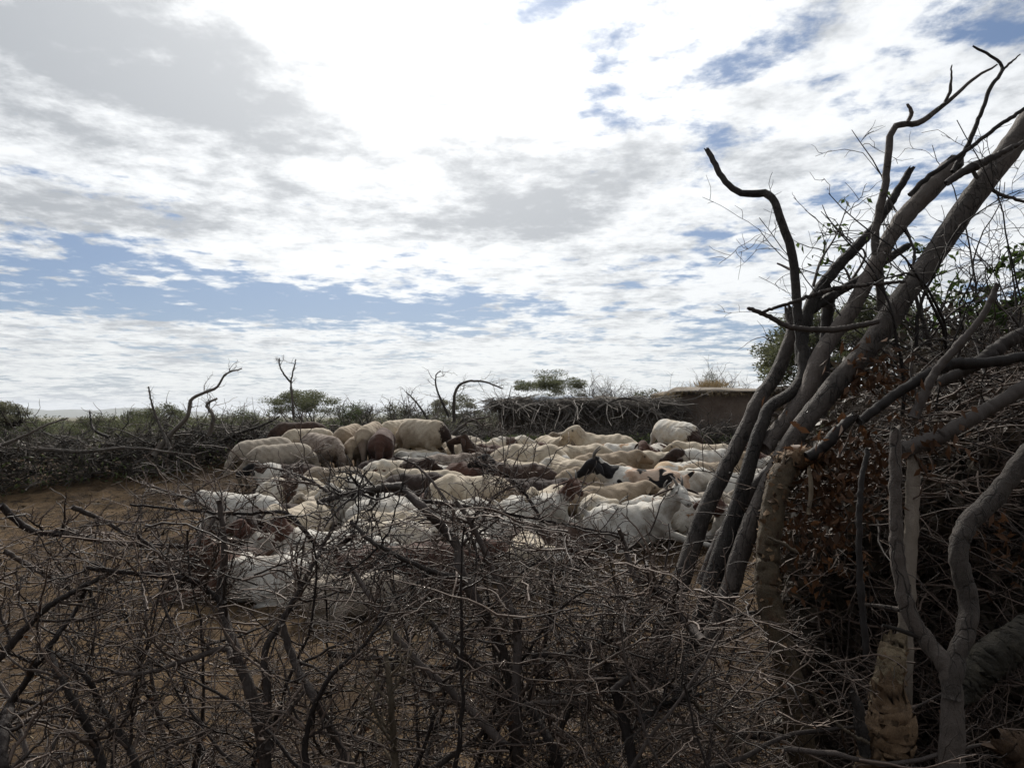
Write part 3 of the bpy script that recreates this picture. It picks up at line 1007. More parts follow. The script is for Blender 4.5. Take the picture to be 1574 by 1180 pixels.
FLOCK = [
    # standing sheep at the far left
    (424, 658, 'TD', 48, 1.11, 'grey', 0, 'standing grey cream sheep with a long tail, leftmost of the standing group', G_ST),
    (441, 669, 'TD', 30, 1.05, 'grey', 0, 'standing dull grey sheep seen broadside in front of the leftmost sheep', G_ST),
    (488, 658, 'TD', 140, 1.09, 'roan', 0, 'standing roan sheep with grey speckled flank and brown withers', G_ST),
    (454, 652, 'TD', 20, 1.03, 'brown', 0, 'brown back just showing behind the grey standing sheep on the left', G_ST),
    (470, 657, 'TD', 25, 1.03, 'cream', 0, 'cream back showing between the brown back and the roan sheep', G_ST),
    (534, 655, 'TL', 78, 1.05, 'tan', 0, 'standing tan sheep seen from the rear, right beside the roan sheep', G_ST),
    (544, 674, 'TD', 88, 0.85, 'tan', 0, 'small tan lamb standing with its rear to the camera', G_ST),
    (566, 654, 'TL', 262, 1.09, 'greyface', 0, 'standing cream sheep facing us with its grey head low', G_ST),
    (596, 655, 'TD', 95, 1.05, 'red', 0, 'standing dark red brown sheep seen from the rear', G_ST),
    (612, 646, 'TD', 55, 1.07, 'cream', 0, 'standing clean cream sheep behind the dark red brown one', G_ST),
    (630, 642, 'TD', 60, 1.03, 'brown', 0, 'brown rump peeping out above the rightmost standing pair', G_ST),
    (642, 648, 'TD', 152, 1.11, 'redrump', 0, 'standing cream sheep with dark rump and tail on the right, end of the group', G_ST),
    # the lone standing sheep
    (1041, 637, 'TD', 300, 1.16, 'brownneck', 0, 'lone standing white sheep with dark brown neck grazing at the back', None),
    # left of the pen, lying
    (438, 716, 'SF', 190, 1.0, 'darkpied', 0, 'lying dark brown sheep with white shoulder and black head below the grey sheep', G_SH),
    (512, 714, 'SL', 195, 1.05, 'drab', 0, 'lying drab brown sheep with its grey face bowed below the roan sheep', G_SH),
    (592, 708, 'SD', 20, .95, 'dark', 0, 'lying dark sheep in the shade under the standing sheep', G_SH),
    (543, 733, 'SU', 275, .95, 'white', 0, 'white faced sheep with dark muzzle looking out over a cream back', G_SH),
    (562, 719, 'SD', 10, .95, 'cream', 0, 'lying cream sheep just right of the white faced sheep', G_SH),
    (610, 708, 'SF', 0, 1.1, 'halfdark', 0, 'lying cream sheep with dark brown forequarters and a red streak on its back', G_SH),
    (645, 729, 'SL', 0, 1.05, 'dark', 0, 'lying dark brown sheep in front of the black headed cream sheep', G_SH),
    (722, 722, 'SL', 184, 1.22, 'blackhead', 1, 'large cream sheep with a black head bent forward, facing left', G_SH),
    (444, 740, 'SL', 200, .95, 'belt', 1, 'lying cream sheep with a brown band across its side, left edge of the flock', G_SH),
    (497, 748, 'GX', 265, .85, 'grey', 0, 'grey white goat face down behind the brown banded sheep', G_GO),
    (575, 745, 'GH', 175, 1.0, 'white', 0, 'white goat with short upright horns behind the thick broken branch', G_GO),
    (603, 757, 'SD', 10, 1.05, 'white', 0, 'white body lying below the horned white goat', G_SH),
    (662, 759, 'SL', 185, .95, 'white', 0, 'white sheep lying flat behind the bend of the thick branch', G_SH),
    (468, 764, 'SU', 250, 1.0, 'cream', 0, 'cream sheep lying behind the crossed twigs, left of the horned goat', G_SH),
    (522, 741, 'SD', 170, .95, 'cream', 0, 'cream back beneath the chin of the white faced sheep', G_SH),
    (676, 753, 'SL', 215, .66, 'redspot', 0, 'small white kid with brown specks below the dark brown sheep', G_SH),
    # behind, left of centre
    (628, 690, 'SD', 170, .92, 'cream', 0, 'cream sheep resting below the dark rumped standing sheep', G_SH),
    (634, 702, 'SD', 185, .8, 'white', 0, 'small white rounded back in front of the dark forequarters', G_SH),
    (655, 696, 'SF', 182, .85, 'white', 0, 'white sheep with its rump turned, right of the standing group', G_SH),
    (684, 684, 'SD', 5, 1.05, 'grey', 0, 'long greyish back, first in the far row beside the standing sheep', G_SH),
    (700, 678, 'SU', 170, 1.0, 'grey', 0, 'grey sheep in the farthest row left of the brown goat', G_SH),
    (722, 684, 'SF', 5, .95, 'cream', 0, 'cream sheep just left of the alert brown goat', G_SH),
    (700, 696, 'SD', 0, .95, 'roan', 0, 'sheep with a dark streak along its spine left of the brown goat', G_SH),
    (664, 708, 'SF', 178, 1.0, 'cream', 0, 'cream sheep above the black headed cream sheep', G_SH),
    (688, 712, 'SD', 175, .78, 'white', 0, 'small bright white back above the black headed cream sheep', G_SH),
    (765, 694, 'GF', 172, 1.12, 'brown', 0, 'alert brown goat with neck raised high, looking left at the back', G_GO),
    (738, 694, 'SD', 0, .9, 'drab', 0, 'grey brown sheep at the feet of the alert brown goat', G_SH),
    (728, 705, 'SF', 330, 1.0, 'red', 0, 'red brown sheep with a pale back edge below the alert brown goat', G_SH),
    (752, 708, 'SD', 175, .9, 'tan', 0, 'tan sheep between the red brown one and the black headed cream sheep', G_SH),
    (776, 696, 'SD', 165, 1.0, 'red', 0, 'chestnut sheep just right of the alert brown goat', G_SH),
    (786, 680, 'SD', 0, 1.0, 'belt', 0, 'cream and brown banded sheep in the farthest row', G_SH),
    (812, 682, 'SD', 10, .98, 'halfred', 0, 'cream sheep with red brown shoulders in the farthest row', G_SH),
    (818, 689, 'SL', 350, 1.22, 'whitehead', 1, 'large cream sheep with its white face tucked down to the right', G_SH),
    (800, 703, 'SL', 160, 1.0, 'cream', 0, 'cream sheep behind the dark sheep with the black head', G_SH),
    (812, 710, 'SD', 10, .85, 'white', 0, 'white back directly behind the dark sheep with the black head', G_SH),
    (796, 718, 'SU', 180, 1.16, 'darkneck', 0, 'dark brown sheep with raised black head facing left', G_SH),
    (854, 698, 'SF', 350, .85, 'blackhead', 0, 'small white sheep with a round black head in the middle of the flock', G_SH),
    (846, 731, 'SD', 10, 1.0, 'dark', 0, 'dark brown back beneath the raised black head', G_SH),
    (800, 733, 'SD', 190, .9, 'dark', 0, 'near black sheep lying behind the cream sheep with the black head', G_SH),
    (858, 681, 'SU', 300, 1.0, 'cream', 0, 'cream back in the farthest row, right of the banded sheep', G_SH),
    (880, 676, 'SF', 205, .95, 'drab', 0, 'tan back in the farthest row at the middle of the fence', G_SH),
    (933, 678, 'SD', 178, 1.25, 'cream', 0, 'long cream back in the farthest row below the stick roof', G_SH),
    (900, 688, 'SD', 5, 1.15, 'cream', 0, 'cream sheep one row nearer than the long cream back', G_SH),
    (925, 695, 'SD', 10, 1.15, 'tan', 0, 'pale tan sheep behind the black and white goat', G_SH),
    (965, 688, 'SL', 0, 1.05, 'tanspot', 0, 'cream sheep with a tan flank behind the black and white goat', G_SH),
    (866, 706, 'SR', 300, 1.1, 'cream', 0, 'cream sheep right behind the brown faced goat', G_SH),
    (905, 722, 'SF', 10, 1.05, 'tan', 0, 'tan sheep between the brown faced goat and the black and white goat', G_SH),
    (826, 759, 'GT', 8, 1.05, 'brownhead', 0, 'white goat with red brown face and neck, turned towards the camera', G_GO),
    (982, 722, 'GH', 176, 1.28, 'piedtan', 0, 'large black and white goat with pinkish tan flank facing left', G_GO),
    (903, 757, 'SR', 275, .95, 'eyepatch', 0, 'cream sheep with black eye patches, nose to the ground', G_SH),
    (942, 743, 'SF', 15, 1.1, 'tan', 0, 'tan sheep lying behind the hip of the big white goat', G_SH),
    (838, 742, 'SU', 240, .95, 'cream', 0, 'cream sheep behind the white flank of the brown faced goat', G_SH),
    (752, 743, 'SR', 290, 1.05, 'greyface', 0, 'tan sheep with a grey brown face asleep below the black headed sheep', G_SH),
    (708, 768, 'SD', 5, 1.05, 'white', 0, 'white sheep lying just behind the fence top at the centre', G_SH),
    (936, 739, 'SD', 190, .7, 'tan', 0, 'small tan kid at the chest of the black and white goat', G_SH),
    # right of centre
    (1000, 682, 'SU', 235, 1.0, 'redspot', 0, 'cream sheep with a brown face just left of the lone standing sheep', G_SH),
    (988, 689, 'SD', 182, .85, 'red', 0, 'small brown sheep just left of the lone standing sheep', G_SH),
    (1090, 683, 'SD', 172, 1.15, 'cream', 0, 'cream sheep right of the lone standing sheep in the far row', G_SH),
    (1085, 692, 'SF', 190, 1.15, 'darkbelt', 0, 'dark brown and white banded sheep at the feet of the standing sheep', G_SH),
    (1040, 697, 'SD', 0, .8, 'tan', 0, 'small tan back in front of the lone standing sheep', G_SH),
    (1014, 693, 'SF', 190, 1.05, 'blackhead', 0, 'grey tan sheep with a black head behind the black and white goat', G_SH),
    (1045, 704, 'SL', 200, 1.12, 'blackspot', 0, 'white sheep with a black spot and tan loin behind the big white goat', G_SH),
    (1100, 712, 'SD', 10, 1.1, 'tan', 0, 'tan sheep beside the leftmost leaning pole', G_SH),
    (1052, 721, 'GD', 10, 1.12, 'white', 0, 'white goat lying just behind the head of the big white goat', G_GO),
    (1015, 751, 'GD', 185, 1.1, 'fleck', 1, 'white goat with fine brown flecks behind the big white goat', G_GO),
    (974, 771, 'GT', 2, 1.20, 'white', 0, 'big clean white goat with brown ears facing us beside the leaning poles', G_GO, 'brown'),
    (1062, 742, 'GH', 200, 1.0, 'grey', 0, 'grey white horned goat whose head is behind the big white goat', G_GO),
    (1140, 722, 'SF', 20, 1.15, 'white', 0, 'white sheep seen in the gap between the first two poles', G_SH),
    (1128, 762, 'GX', 200, 1.0, 'brownhead', 0, 'white goat with reddish face low between the first two poles', G_GO),
    (1192, 702, 'GF', 150, 1.0, 'redspot', 0, 'white goat with reddish brown head seen between the thick poles', G_GO),
    (1256, 748, 'SF', 170, 1.1, 'white', 0, 'white sheep glimpsed through the brush right of the peeling trunk', G_SH),
    (1330, 760, 'SD', 0, 1.1, 'white', 0, 'white sheep glimpsed through the brush left of the forked stem', G_SH),
    (1400, 742, 'SF', 175, 1.1, 'white', 0, 'white sheep glimpsed through the brush right of the forked stem', G_SH),
    # nearest, behind the thorn fence
    (393, 850, 'GT', 180, 1.0, 'blaze', 1, 'white goat with brown head and white blaze, nearest to the left fence', G_GO),
    (350, 826, 'GD', 185, .95, 'brown', 0, 'brown goat lying behind the brown headed white goat', G_GO),
    (478, 852, 'GD', 15, .86, 'fleck', 0, 'speckled white goat lying right of the brown headed white goat', G_GO),
    (566, 845, 'GD', 10, .92, 'grey', 0, 'dull greyish goat lying behind the middle of the near fence', G_GO),
    (348, 775, 'SF', 175, 1.0, 'white', 0, 'white sheep alone at the left behind an upright stem', G_SH),
    (420, 778, 'SR', 215, .9, 'dark', 0, 'black and brown sheep just right of the white sheep by the upright stem', G_SH),
    (430, 806, 'GX', 200, .9, 'redspot', 0, 'white goat with brown cheek behind the left upright stem', G_GO),
    (500, 806, 'GX', 190, 1.05, 'brownhead', 0, 'white goat with brown ear and neck left of the crossed branches', G_GO),
    (560, 811, 'GD', 10, .95, 'white', 0, 'white goat behind the crossed twigs at centre left', G_GO),
    (584, 794, 'SL', 185, 1.0, 'eyepatch', 0, 'white sheep with a black eye under the bent branch', G_SH),
    (640, 806, 'GD', 5, 1.2, 'red', 0, 'big red brown goat lying under the bent branch', G_GO),
    (735, 796, 'SR', 280, .95, 'redspot', 0, 'white and brown sheep behind the pale trunk at the centre', G_SH),
    (806, 805, 'SR', 270, 1.0, 'whitehead', 0, 'white faced sheep framed by the forked twigs at the centre', G_SH),
    (850, 812, 'SD', 5, 1.0, 'brown', 0, 'brown sheep lying low right of the framed white face', G_SH),
    (604, 774, 'SD', 180, 1.0, 'cream', 0, 'cream sheep lying behind the knee of the bent branch', G_SH),
    (742, 774, 'SD', 175, 1.0, 'white', 0, 'white sheep lying at the top edge of the fence left of the brown faced goat', G_SH),
]


def settle():
    """Where each animal lies: from its back in the photograph, then eased apart so that no two share a place."""
    n = len(FLOCK)
    C, A, S = np.zeros((n, 2)), np.zeros((n, 2)), np.zeros(n)
    for i, (x, yt, key, hd, sc, *_) in enumerate(FLOCK):
        h = (.70 if key[0] == 'T' else (.39 if KITS[key]['goat'] else .41)) * sc
        C[i] = on_ground(x, yt, h)[:2]
        A[i] = (math.cos(math.radians(hd)), math.sin(math.radians(hd)))
        S[i] = sc
    C0 = C.copy()
    FIX = [i for i, r in enumerate(FLOCK) if r[2] == 'GT' or r[5] in ('piedtan', 'brownneck')]
    offs = np.array([-.34, -.10, .14, .36])
    for it in range(90):
        D = np.zeros((n, 2))
        pts = C[:, None] + A[:, None] * (offs[None, :, None] * S[:, None, None])
        for i in range(n):
            for j in range(i + 1, n):
                if abs(C[i, 1] - C[j, 1]) + abs(C[i, 0] - C[j, 0]) > 2.4:
                    continue
                d = pts[i][:, None] - pts[j][None]
                L = np.linalg.norm(d, axis=2)
                a, b = np.unravel_index(L.argmin(), L.shape)
                need = .215 * (S[i] + S[j])
                if L[a, b] < need:
                    v = d[a, b] / (L[a, b] + 1e-6) * (need - L[a, b])
                    if abs(v[1]) < 1e-3:
                        v[1] = .01 * (1 if i < j else -1)
                    v[0] *= .12
                    D[i] += v * .3
                    D[j] -= v * .3
        D[FIX] = 0
        C += np.clip(D, -.08, .08) + (C0 - C) * np.array([.15, .03])
    return [np.array([c[0], c[1], float(gz(c[0], c[1]))]) for c in C]


alt = {0: 'SF', 2: 'SL', 5: 'SU'}
FLOCK = [(r[:2] + (alt[i % 7],) + r[3:]) if r[2] == 'SD' and i % 7 in alt else r for i, r in enumerate(FLOCK)]
SPOTS = settle()
for row in FLOCK:
    put_animal(*row)
# ------------------------------------------------------------------ background: fence, huts, bushes, trees
def rand_dirs(n, zlo=-0.3, zhi=1.0):
    z = RNG.uniform(zlo, zhi, n)
    a = RNG.uniform(0, 2 * math.pi, n)
    r = np.sqrt(np.maximum(1 - z * z, 0.05))
    return unit(np.stack([r * np.cos(a), r * np.sin(a), z], -1))


def leaf_cloud(mb, C, R, n, size, squash=0.6, shell=0.5, droop=0.0):
    """n leaf cards spread through an ellipsoid."""
    d = unit(RNG.standard_normal((n, 3)))
    r = (shell + (1 - shell) * RNG.random(n))[:, None] ** 0.7
    P = np.asarray(C) + d * r * np.asarray(R)
    U = unit(RNG.standard_normal((n, 3)) * np.array([1, 1, squash]) + d * 0.5 + np.array([0, 0, -droop]))
    W = unit(np.cross(U, RNG.standard_normal((n, 3))))
    s = size * RNG.uniform(.6, 1.3, n)[:, None]
    mb.cards(P, U * s, W * s * 0.21)


# the far thorn fence, along the edge of the pen
FENCE_LINE = [(-9.5, 7.2), (-7.2, 9.7), (-5.3, 11.0), (-3.6, 12.4), (-2.0, 13.6), (-.6, 14.6), (1.2, 15.2), (3.2, 15.3), (5.2, 15.0), (7.5, 14.0)]
FENCE_H = [.66, .64, .58, .46, .34, .32, .32, .34, .46, .6]


def build_far_fence():
    line = catmull([(x, y, h) for (x, y), h in zip(FENCE_LINE, FENCE_H)], 200)
    root = thing('brush_fence', 'long far fence of piled grey thorn brush enclosing the pen', 'fence', (float(line[100, 0]), float(line[100, 1]), float(gz(line[100, 0], line[100, 1]))))
    off = np.array(root.location)

    def pts(n, zpow=1.0, depth=.55):
        i = RNG.integers(0, 200, n)
        h = line[i, 2] * (0.85 + 0.3 * value_noise(i * 1.0, i * 0.0, 5, 9.0))
        q = RNG.random(n) ** zpow
        wd = depth * (1.15 - 0.6 * q)
        x = line[i, 0] + RNG.normal(0, .12, n)
        y = line[i, 1] + RNG.uniform(-1, 1, n) * wd + .45
        return np.stack([x, y, gz(x, y) + h * q], -1), h
    mb = MB()
    P, h = pts(1500)
    D = rand_dirs(1500, -.45, .30)
    p, r = grow(P - D * .3, D, RNG.uniform(.5, 1.1, 1500), .013, .004, 8, .35, 0.02)
    mb.tubes(p, r, 4)
    P2, D2, R2, _ = spawn(p, r, 6)
    p2, r2 = grow(P2, D2, RNG.uniform(.15, .45, len(P2)), .006, .0025, 6, .5, .02)
    mb.tubes(p2, r2, 3)
    P, h = pts(7000)
    p3, r3 = grow(P, rand_dirs(7000, -.4, .5), RNG.uniform(.12, .4, 7000), .005, .002, 5, .5)
    mb.tubes(p3, r3, 3)
    # shoots that stand above the pile
    i = RNG.integers(0, 200, 70)
    x, y = line[i, 0], line[i, 1] + RNG.uniform(.1, .7, 70)
    P = np.stack([x, y, gz(x, y) + line[i, 2] * .7], -1)
    p4, r4 = grow(P, rand_dirs(70, .35, 1.0), RNG.uniform(.2, .5, 70), .009, .003, 8, .35, .05)
    mb.tubes(p4, r4, 4)
    P5, D5, R5, _ = spawn(p4, r4, 5)
    p5, r5 = grow(P5, D5, RNG.uniform(.06, .2, len(P5)), .004, .002, 5, .5)
    mb.tubes(p5, r5, 3)
    mb.V = [v - off for v in mb.V]
    mb.build('brushwood', M['far_twig'], root, kind='stuff')
    # shaded litter that fills the inside of the pile
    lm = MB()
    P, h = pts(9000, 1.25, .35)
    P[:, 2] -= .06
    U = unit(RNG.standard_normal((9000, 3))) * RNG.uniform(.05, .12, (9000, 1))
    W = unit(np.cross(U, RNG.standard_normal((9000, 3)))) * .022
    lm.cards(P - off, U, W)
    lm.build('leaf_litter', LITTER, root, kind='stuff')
    wm = MB()
    n = 5000
    i = np.clip(np.concatenate([RNG.normal(126, 22, 4200), RNG.normal(45, 14, 500), RNG.normal(15, 10, 300)]).astype(int), 0, 199)
    x, y = line[i, 0] + RNG.normal(0, .15, n), line[i, 1] - RNG.uniform(-.25, .45, n)
    P = np.stack([x, y, gz(x, y) + line[i, 2] * RNG.random(n) ** 1.3 * .75 * np.clip(value_noise(i * 1.0, i * 0.0, 8, 5.0) * 1.6, .1, 1)], -1) - off
    U = unit(RNG.standard_normal((n, 3)) + np.array([0, 0, .7])) * RNG.uniform(.04, .11, (n, 1))
    W = unit(np.cross(U, RNG.standard_normal((n, 3)))) * .013
    wm.cards(P, U, W)
    wm.build('weeds', M['weed_leaf'], root, kind='stuff')


M['pale_stick'] = bark_mat('bleached stick', (0.05, 0.044, 0.038), (0.21, 0.185, 0.16), 14, 0.8, bump_d=0.004)
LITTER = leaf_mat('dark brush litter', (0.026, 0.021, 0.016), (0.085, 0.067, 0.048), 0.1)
build_far_fence()


def thorn_branch(label, pts, Y, r_px, n_side=9, side_len=.3, twigs=4, mat='far_twig', dropY=0.0, K=30, thorn=4, kink=.4, group=None, name='thorn_branch', wob=.003, up=.03):
    """A dry branch along photo points, at its own distance, with side shoots and thorns as its twigs."""
    n = len(pts)
    Ys = np.linspace(Y, Y + dropY, n)
    P = catmull([at(px, py, yy + .05 * math.sin(3.1 * k + px)) for k, ((px, py), yy) in enumerate(zip(pts, Ys))], K)
    P[1:-1] += RNG.standard_normal((K - 2, 3)) * wob
    r0, r1 = r_px[0] * Y / F_PX, r_px[1] * (Y + dropY) / F_PX
    R = np.linspace(r0, r1, K) * (1 + .035 * RNG.standard_normal(K))
    base = P[0].copy()
    mb = MB()
    mb.tubes(P - base, R, 7, cap=True, rough=.03)
    o = mb.build(name, M[mat], None)
    o.location = base
    o['label'], o['category'] = label, 'branch'
    if group:
        o['group'] = group
    tb = MB()
    p, r = (P - base)[None], R[None]
    P2, D2, R2, t2 = spawn(p, r, n_side, lo=.2)
    p2, r2 = grow(P2, D2, side_len * RNG.uniform(.4, 1.2, len(P2)), np.minimum(R2 * .5, .0065), .0018, 9, kink, up, .14)
    tb.tubes(p2, r2, 5)
    if twigs:
        P3, D3, R3, _ = spawn(p2, r2, twigs)
        p3, r3 = grow(P3, D3, side_len * .42 * RNG.uniform(.3, 1.2, len(P3)), np.minimum(R3 * .7, .0035), .0012, 7, kink * 1.2, up, .2)
        tb.tubes(p3, r3, 4)
    if thorn:
        for pp, rr, kk in ((p, r, thorn * 6), (p2, r2, thorn)):
            P4, D4, R4, _ = spawn(pp, rr, kk, (60, 90))
            p4, r4 = grow(P4, D4, RNG.uniform(.015, .05, len(P4)) * min(1.6, Y / 5 + .5), .0028 if Y > 5 else .0018, .0006, 2, 0)
            tb.tubes(p4, r4, 3)
    tb.build('twigs', M['twig' if mat == 'thorn_bark' else mat], o, kind='stuff')
    return o


FB = 'thorn branches sticking up from the far fence'
thorn_branch('tall crooked thorn branch arching right out of the far left fence', [(236, 700), (262, 668), (288, 640), (296, 612), (332, 596), (348, 574), (372, 566)], 10.9, (4.6, 1.0), 8, .42, 4, group=FB)
thorn_branch('dead branch with forked tip hanging right off the arching thorn branch', [(322, 668), (328, 640), (318, 622), (334, 612)], 11.3, (4, 1.5), 7, .35, 4, group=FB)
thorn_branch('slim upright thorn branch left of the arching one', [(262, 690), (244, 650), (234, 622), (228, 594)], 10.9, (3, 1.0), 8, .3, 4, group=FB)
thorn_branch('short straight spiky shoot standing alone on the left fence', [(168, 672), (146, 662), (140, 648), (138, 632)], 10.3, (2.6, 1.0), 7, .12, 3, group=FB)
thorn_branch('thin branched thorn twig slanting right at the far left end of the fence', [(0, 686), (40, 668), (72, 653), (104, 642)], 9.9, (3, 1.0), 8, .28, 3, group=FB)
thorn_branch('thin forked bare shoot standing over the flat topped acacia', [(452, 645), (449, 610), (447, 588), (455, 552)], 12.6, (2.2, .8), 5, .3, 4, group=FB)
thorn_branch('second prong of the bare forked shoot, leaning left', [(447, 588), (436, 574), (430, 562), (429, 550)], 12.6, (1.6, .8), 4, .2, 3, group=FB)
thorn_branch('bare branch bending right like a hook near the middle of the fence', [(698, 650), (699, 606), (712, 588), (742, 586), (773, 597)], 14.6, (3, 1.0), 12, .5, 5, group=FB)
thorn_branch('curved bare branch sweeping low to the right beside the hook', [(690, 640), (672, 600), (670, 578), (677, 570)], 14.6, (2.2, .8), 9, .45, 4, group=FB)
thorn_branch('bare branch leaning left near the middle of the fence', [(664, 655), (650, 632), (638, 616), (624, 602)], 14.4, (2.2, .8), 7, .35, 4, group=FB)
thorn_branch('pale forked stick leaning on the far fence below the hook branch', [(690, 672), (720, 648), (752, 640)], 14.2, (3, 1.2), 5, .35, 3, group=FB)
thorn_branch('low thorn branch lying along the top of the far left fence', [(60, 690), (130, 694), (200, 688), (300, 700)], 10.2, (3.5, 1.2), 9, .35, 4, group=FB)
thorn_branch('bare thorn branch behind the leftmost standing sheep', [(340, 680), (372, 664), (400, 655), (430, 640)], 11.8, (3, 1.0), 8, .35, 4, group=FB)


# ---- the mud house
def mud_mat(name, c1, c2, s=3.0):
    m, t, b = new_mat(name)
    tc = t.n('ShaderNodeTexCoord').outputs['Object']
    n1, n2 = t.noise(tc, s, 6, 0.65), t.noise(tc, s * 9, 5, 0.7)
    t.link(t.mix(t.step(t.m('ADD', t.m('MULTIPLY', n1, .6), t.m('MULTIPLY', n2, .4)), .36, .64), c1, c2), b.inputs['Base Color'])
    b.inputs['Roughness'].default_value = 0.95
    bump(t, b, t.m('ADD', n1, t.m('MULTIPLY', n2, .6)), .9, .04)
    return m


def soft_block(name, outline, zs, ins, mat, parent, amp, seed):
    """Rounded slab over an outline: rings at heights zs, each inset by ins; uneven like hand laid mud."""
    O = catmull(np.array([(x, y, 0) for x, y in outline + outline[:1]]), 90)[:-1]
    c = O.mean(0)
    V = []
    for k, (z, i) in enumerate(zip(zs, ins)):
        d = unit(O - c)
        ring = O - d * i
        a = np.arange(len(O))
        nz = (value_noise(a * 1.0, np.full(len(O), k * 1.7), seed, 5.0) - .5) * amp
        nr = (value_noise(a * 1.0, np.full(len(O), k * 2.3), seed + 9, 3.0) - .5) * amp
        ring = ring + d * nr[:, None]
        ring[:, 2] = z + nz
        V.append(ring)
    V.append(np.repeat(c[None], len(O), 0) + np.array([0, 0, zs[-1]]))
    V = np.array(V)
    n = len(O)
    i = np.arange(V.shape[0] * n).reshape(-1, n)
    a, b = i[:-1], i[1:]
    Q = np.stack([a, np.roll(a, -1, 1), np.roll(b, -1, 1), b], -1).reshape(-1, 4)
    return link(name, mesh_from(name, V.reshape(-1, 3), Q), mat, parent)


def build_mud_house():
    x0, y0 = 6.4, 18.4
    z0 = float(gz(x0, y0))
    root = thing('mud_house', 'low flat roofed mud house behind the leaning poles', 'house', (x0, y0, z0))
    hw, hd = 2.35, 1.7
    out = [(-hw, -hd + .3), (-hw + .35, -hd), (0, -hd - .05), (hw - .3, -hd), (hw, -hd + .4), (hw, hd - .3), (hw - .4, hd), (0, hd), (-hw + .4, hd), (-hw, hd - .4)]
    grow_ = lambda k: [(x * k, y * k) for x, y in out]
    soft_block('wall', out, [-.2, .3, .7, 1.0, 1.22], [-.05, -.02, 0, .0, .02], mud_mat('brown mud wall', (0.125, 0.092, 0.072), (0.21, 0.16, 0.125)), root, .07, 21)
    roof = soft_block('roof', grow_(1.07), [1.20, 1.21, 1.28, 1.32, 1.35, 1.36], [.05, -.02, .0, .12, .5, 1.0], mud_mat('weathered dung roof', (0.12, 0.10, 0.08), (0.24, 0.205, 0.165), 2.0), root, .11, 31)
    # ragged grass hanging from the roof edge and growing on top
    mb = MB()
    O = catmull(np.array([(x * 1.08, y * 1.08, 0) for x, y in out + out[:1]]), 1500)
    P = O + np.stack([RNG.normal(0, .02, 1500), RNG.normal(0, .02, 1500), 1.22 + RNG.normal(0, .035, 1500)], -1)
    U = unit(np.stack([RNG.normal(0, .4, 1500), RNG.normal(-.2, .4, 1500), np.full(1500, -1.0)], -1)) * RNG.uniform(.03, .13, (1500, 1))
    mb.cards(P, U, unit(np.cross(U, RNG.standard_normal((1500, 3)))) * .008)
    mb.build('grass_fringe', M['dry_grass'], root, kind='stuff')
    for k in range(46):
        a = RNG.uniform(-2.3, 2.3)
        p, r = grow(np.array([[a, -hd * 1.0 + RNG.uniform(0, .15), 1.19 + RNG.uniform(-.02, .05)]]), np.array([[RNG.normal(0, .35), -1, RNG.normal(-.1, .2)]]), RNG.uniform(.2, .5), .012, .007, 5, .15)
        s = MB()
        s.tubes(p, r, 5, cap=True)
        s.build('roof_stick', M['far_twig'], root)
    g = MB()
    P = np.stack([-1.45 + RNG.normal(0, .22, 420), -.6 + RNG.normal(0, .2, 420), np.full(420, 1.36)], -1)
    U = unit(np.stack([RNG.normal(0, .4, 420), RNG.normal(0, .4, 420), np.ones(420)], -1)) * RNG.uniform(.1, .30, (420, 1))
    g.cards(P, U, unit(np.cross(U, RNG.standard_normal((420, 3)))) * .007)
    t = g.build('grass_tuft', M['dry_grass'], None, label='tuft of dry straw coloured grass growing on the mud house roof', category='grass tuft')
    t.location = (x0, y0, z0)
    # brush propped against the wall
    b = MB()
    n = 150
    P = np.stack([RNG.uniform(-3.0, 2.2, n), -hd - RNG.uniform(.15, .7, n), RNG.uniform(0, .2, n)], -1)
    p, r = grow(P, rand_dirs(n, .0, .6), RNG.uniform(.3, .7, n), .010, .003, 8, .4)
    b.tubes(p, r, 4)
    P2, D2, _, _ = spawn(p, r, 8)
    p2, r2 = grow(P2, D2, RNG.uniform(.1, .35, len(P2)), .005, .002, 5, .5)
    b.tubes(p2, r2, 3)
    o = b.build('brushwood', M['far_twig'], None, kind='stuff', label='dry brush piled against the foot of the mud house wall', category='brushwood')
    o.location = (x0, y0, z0)


build_mud_house()


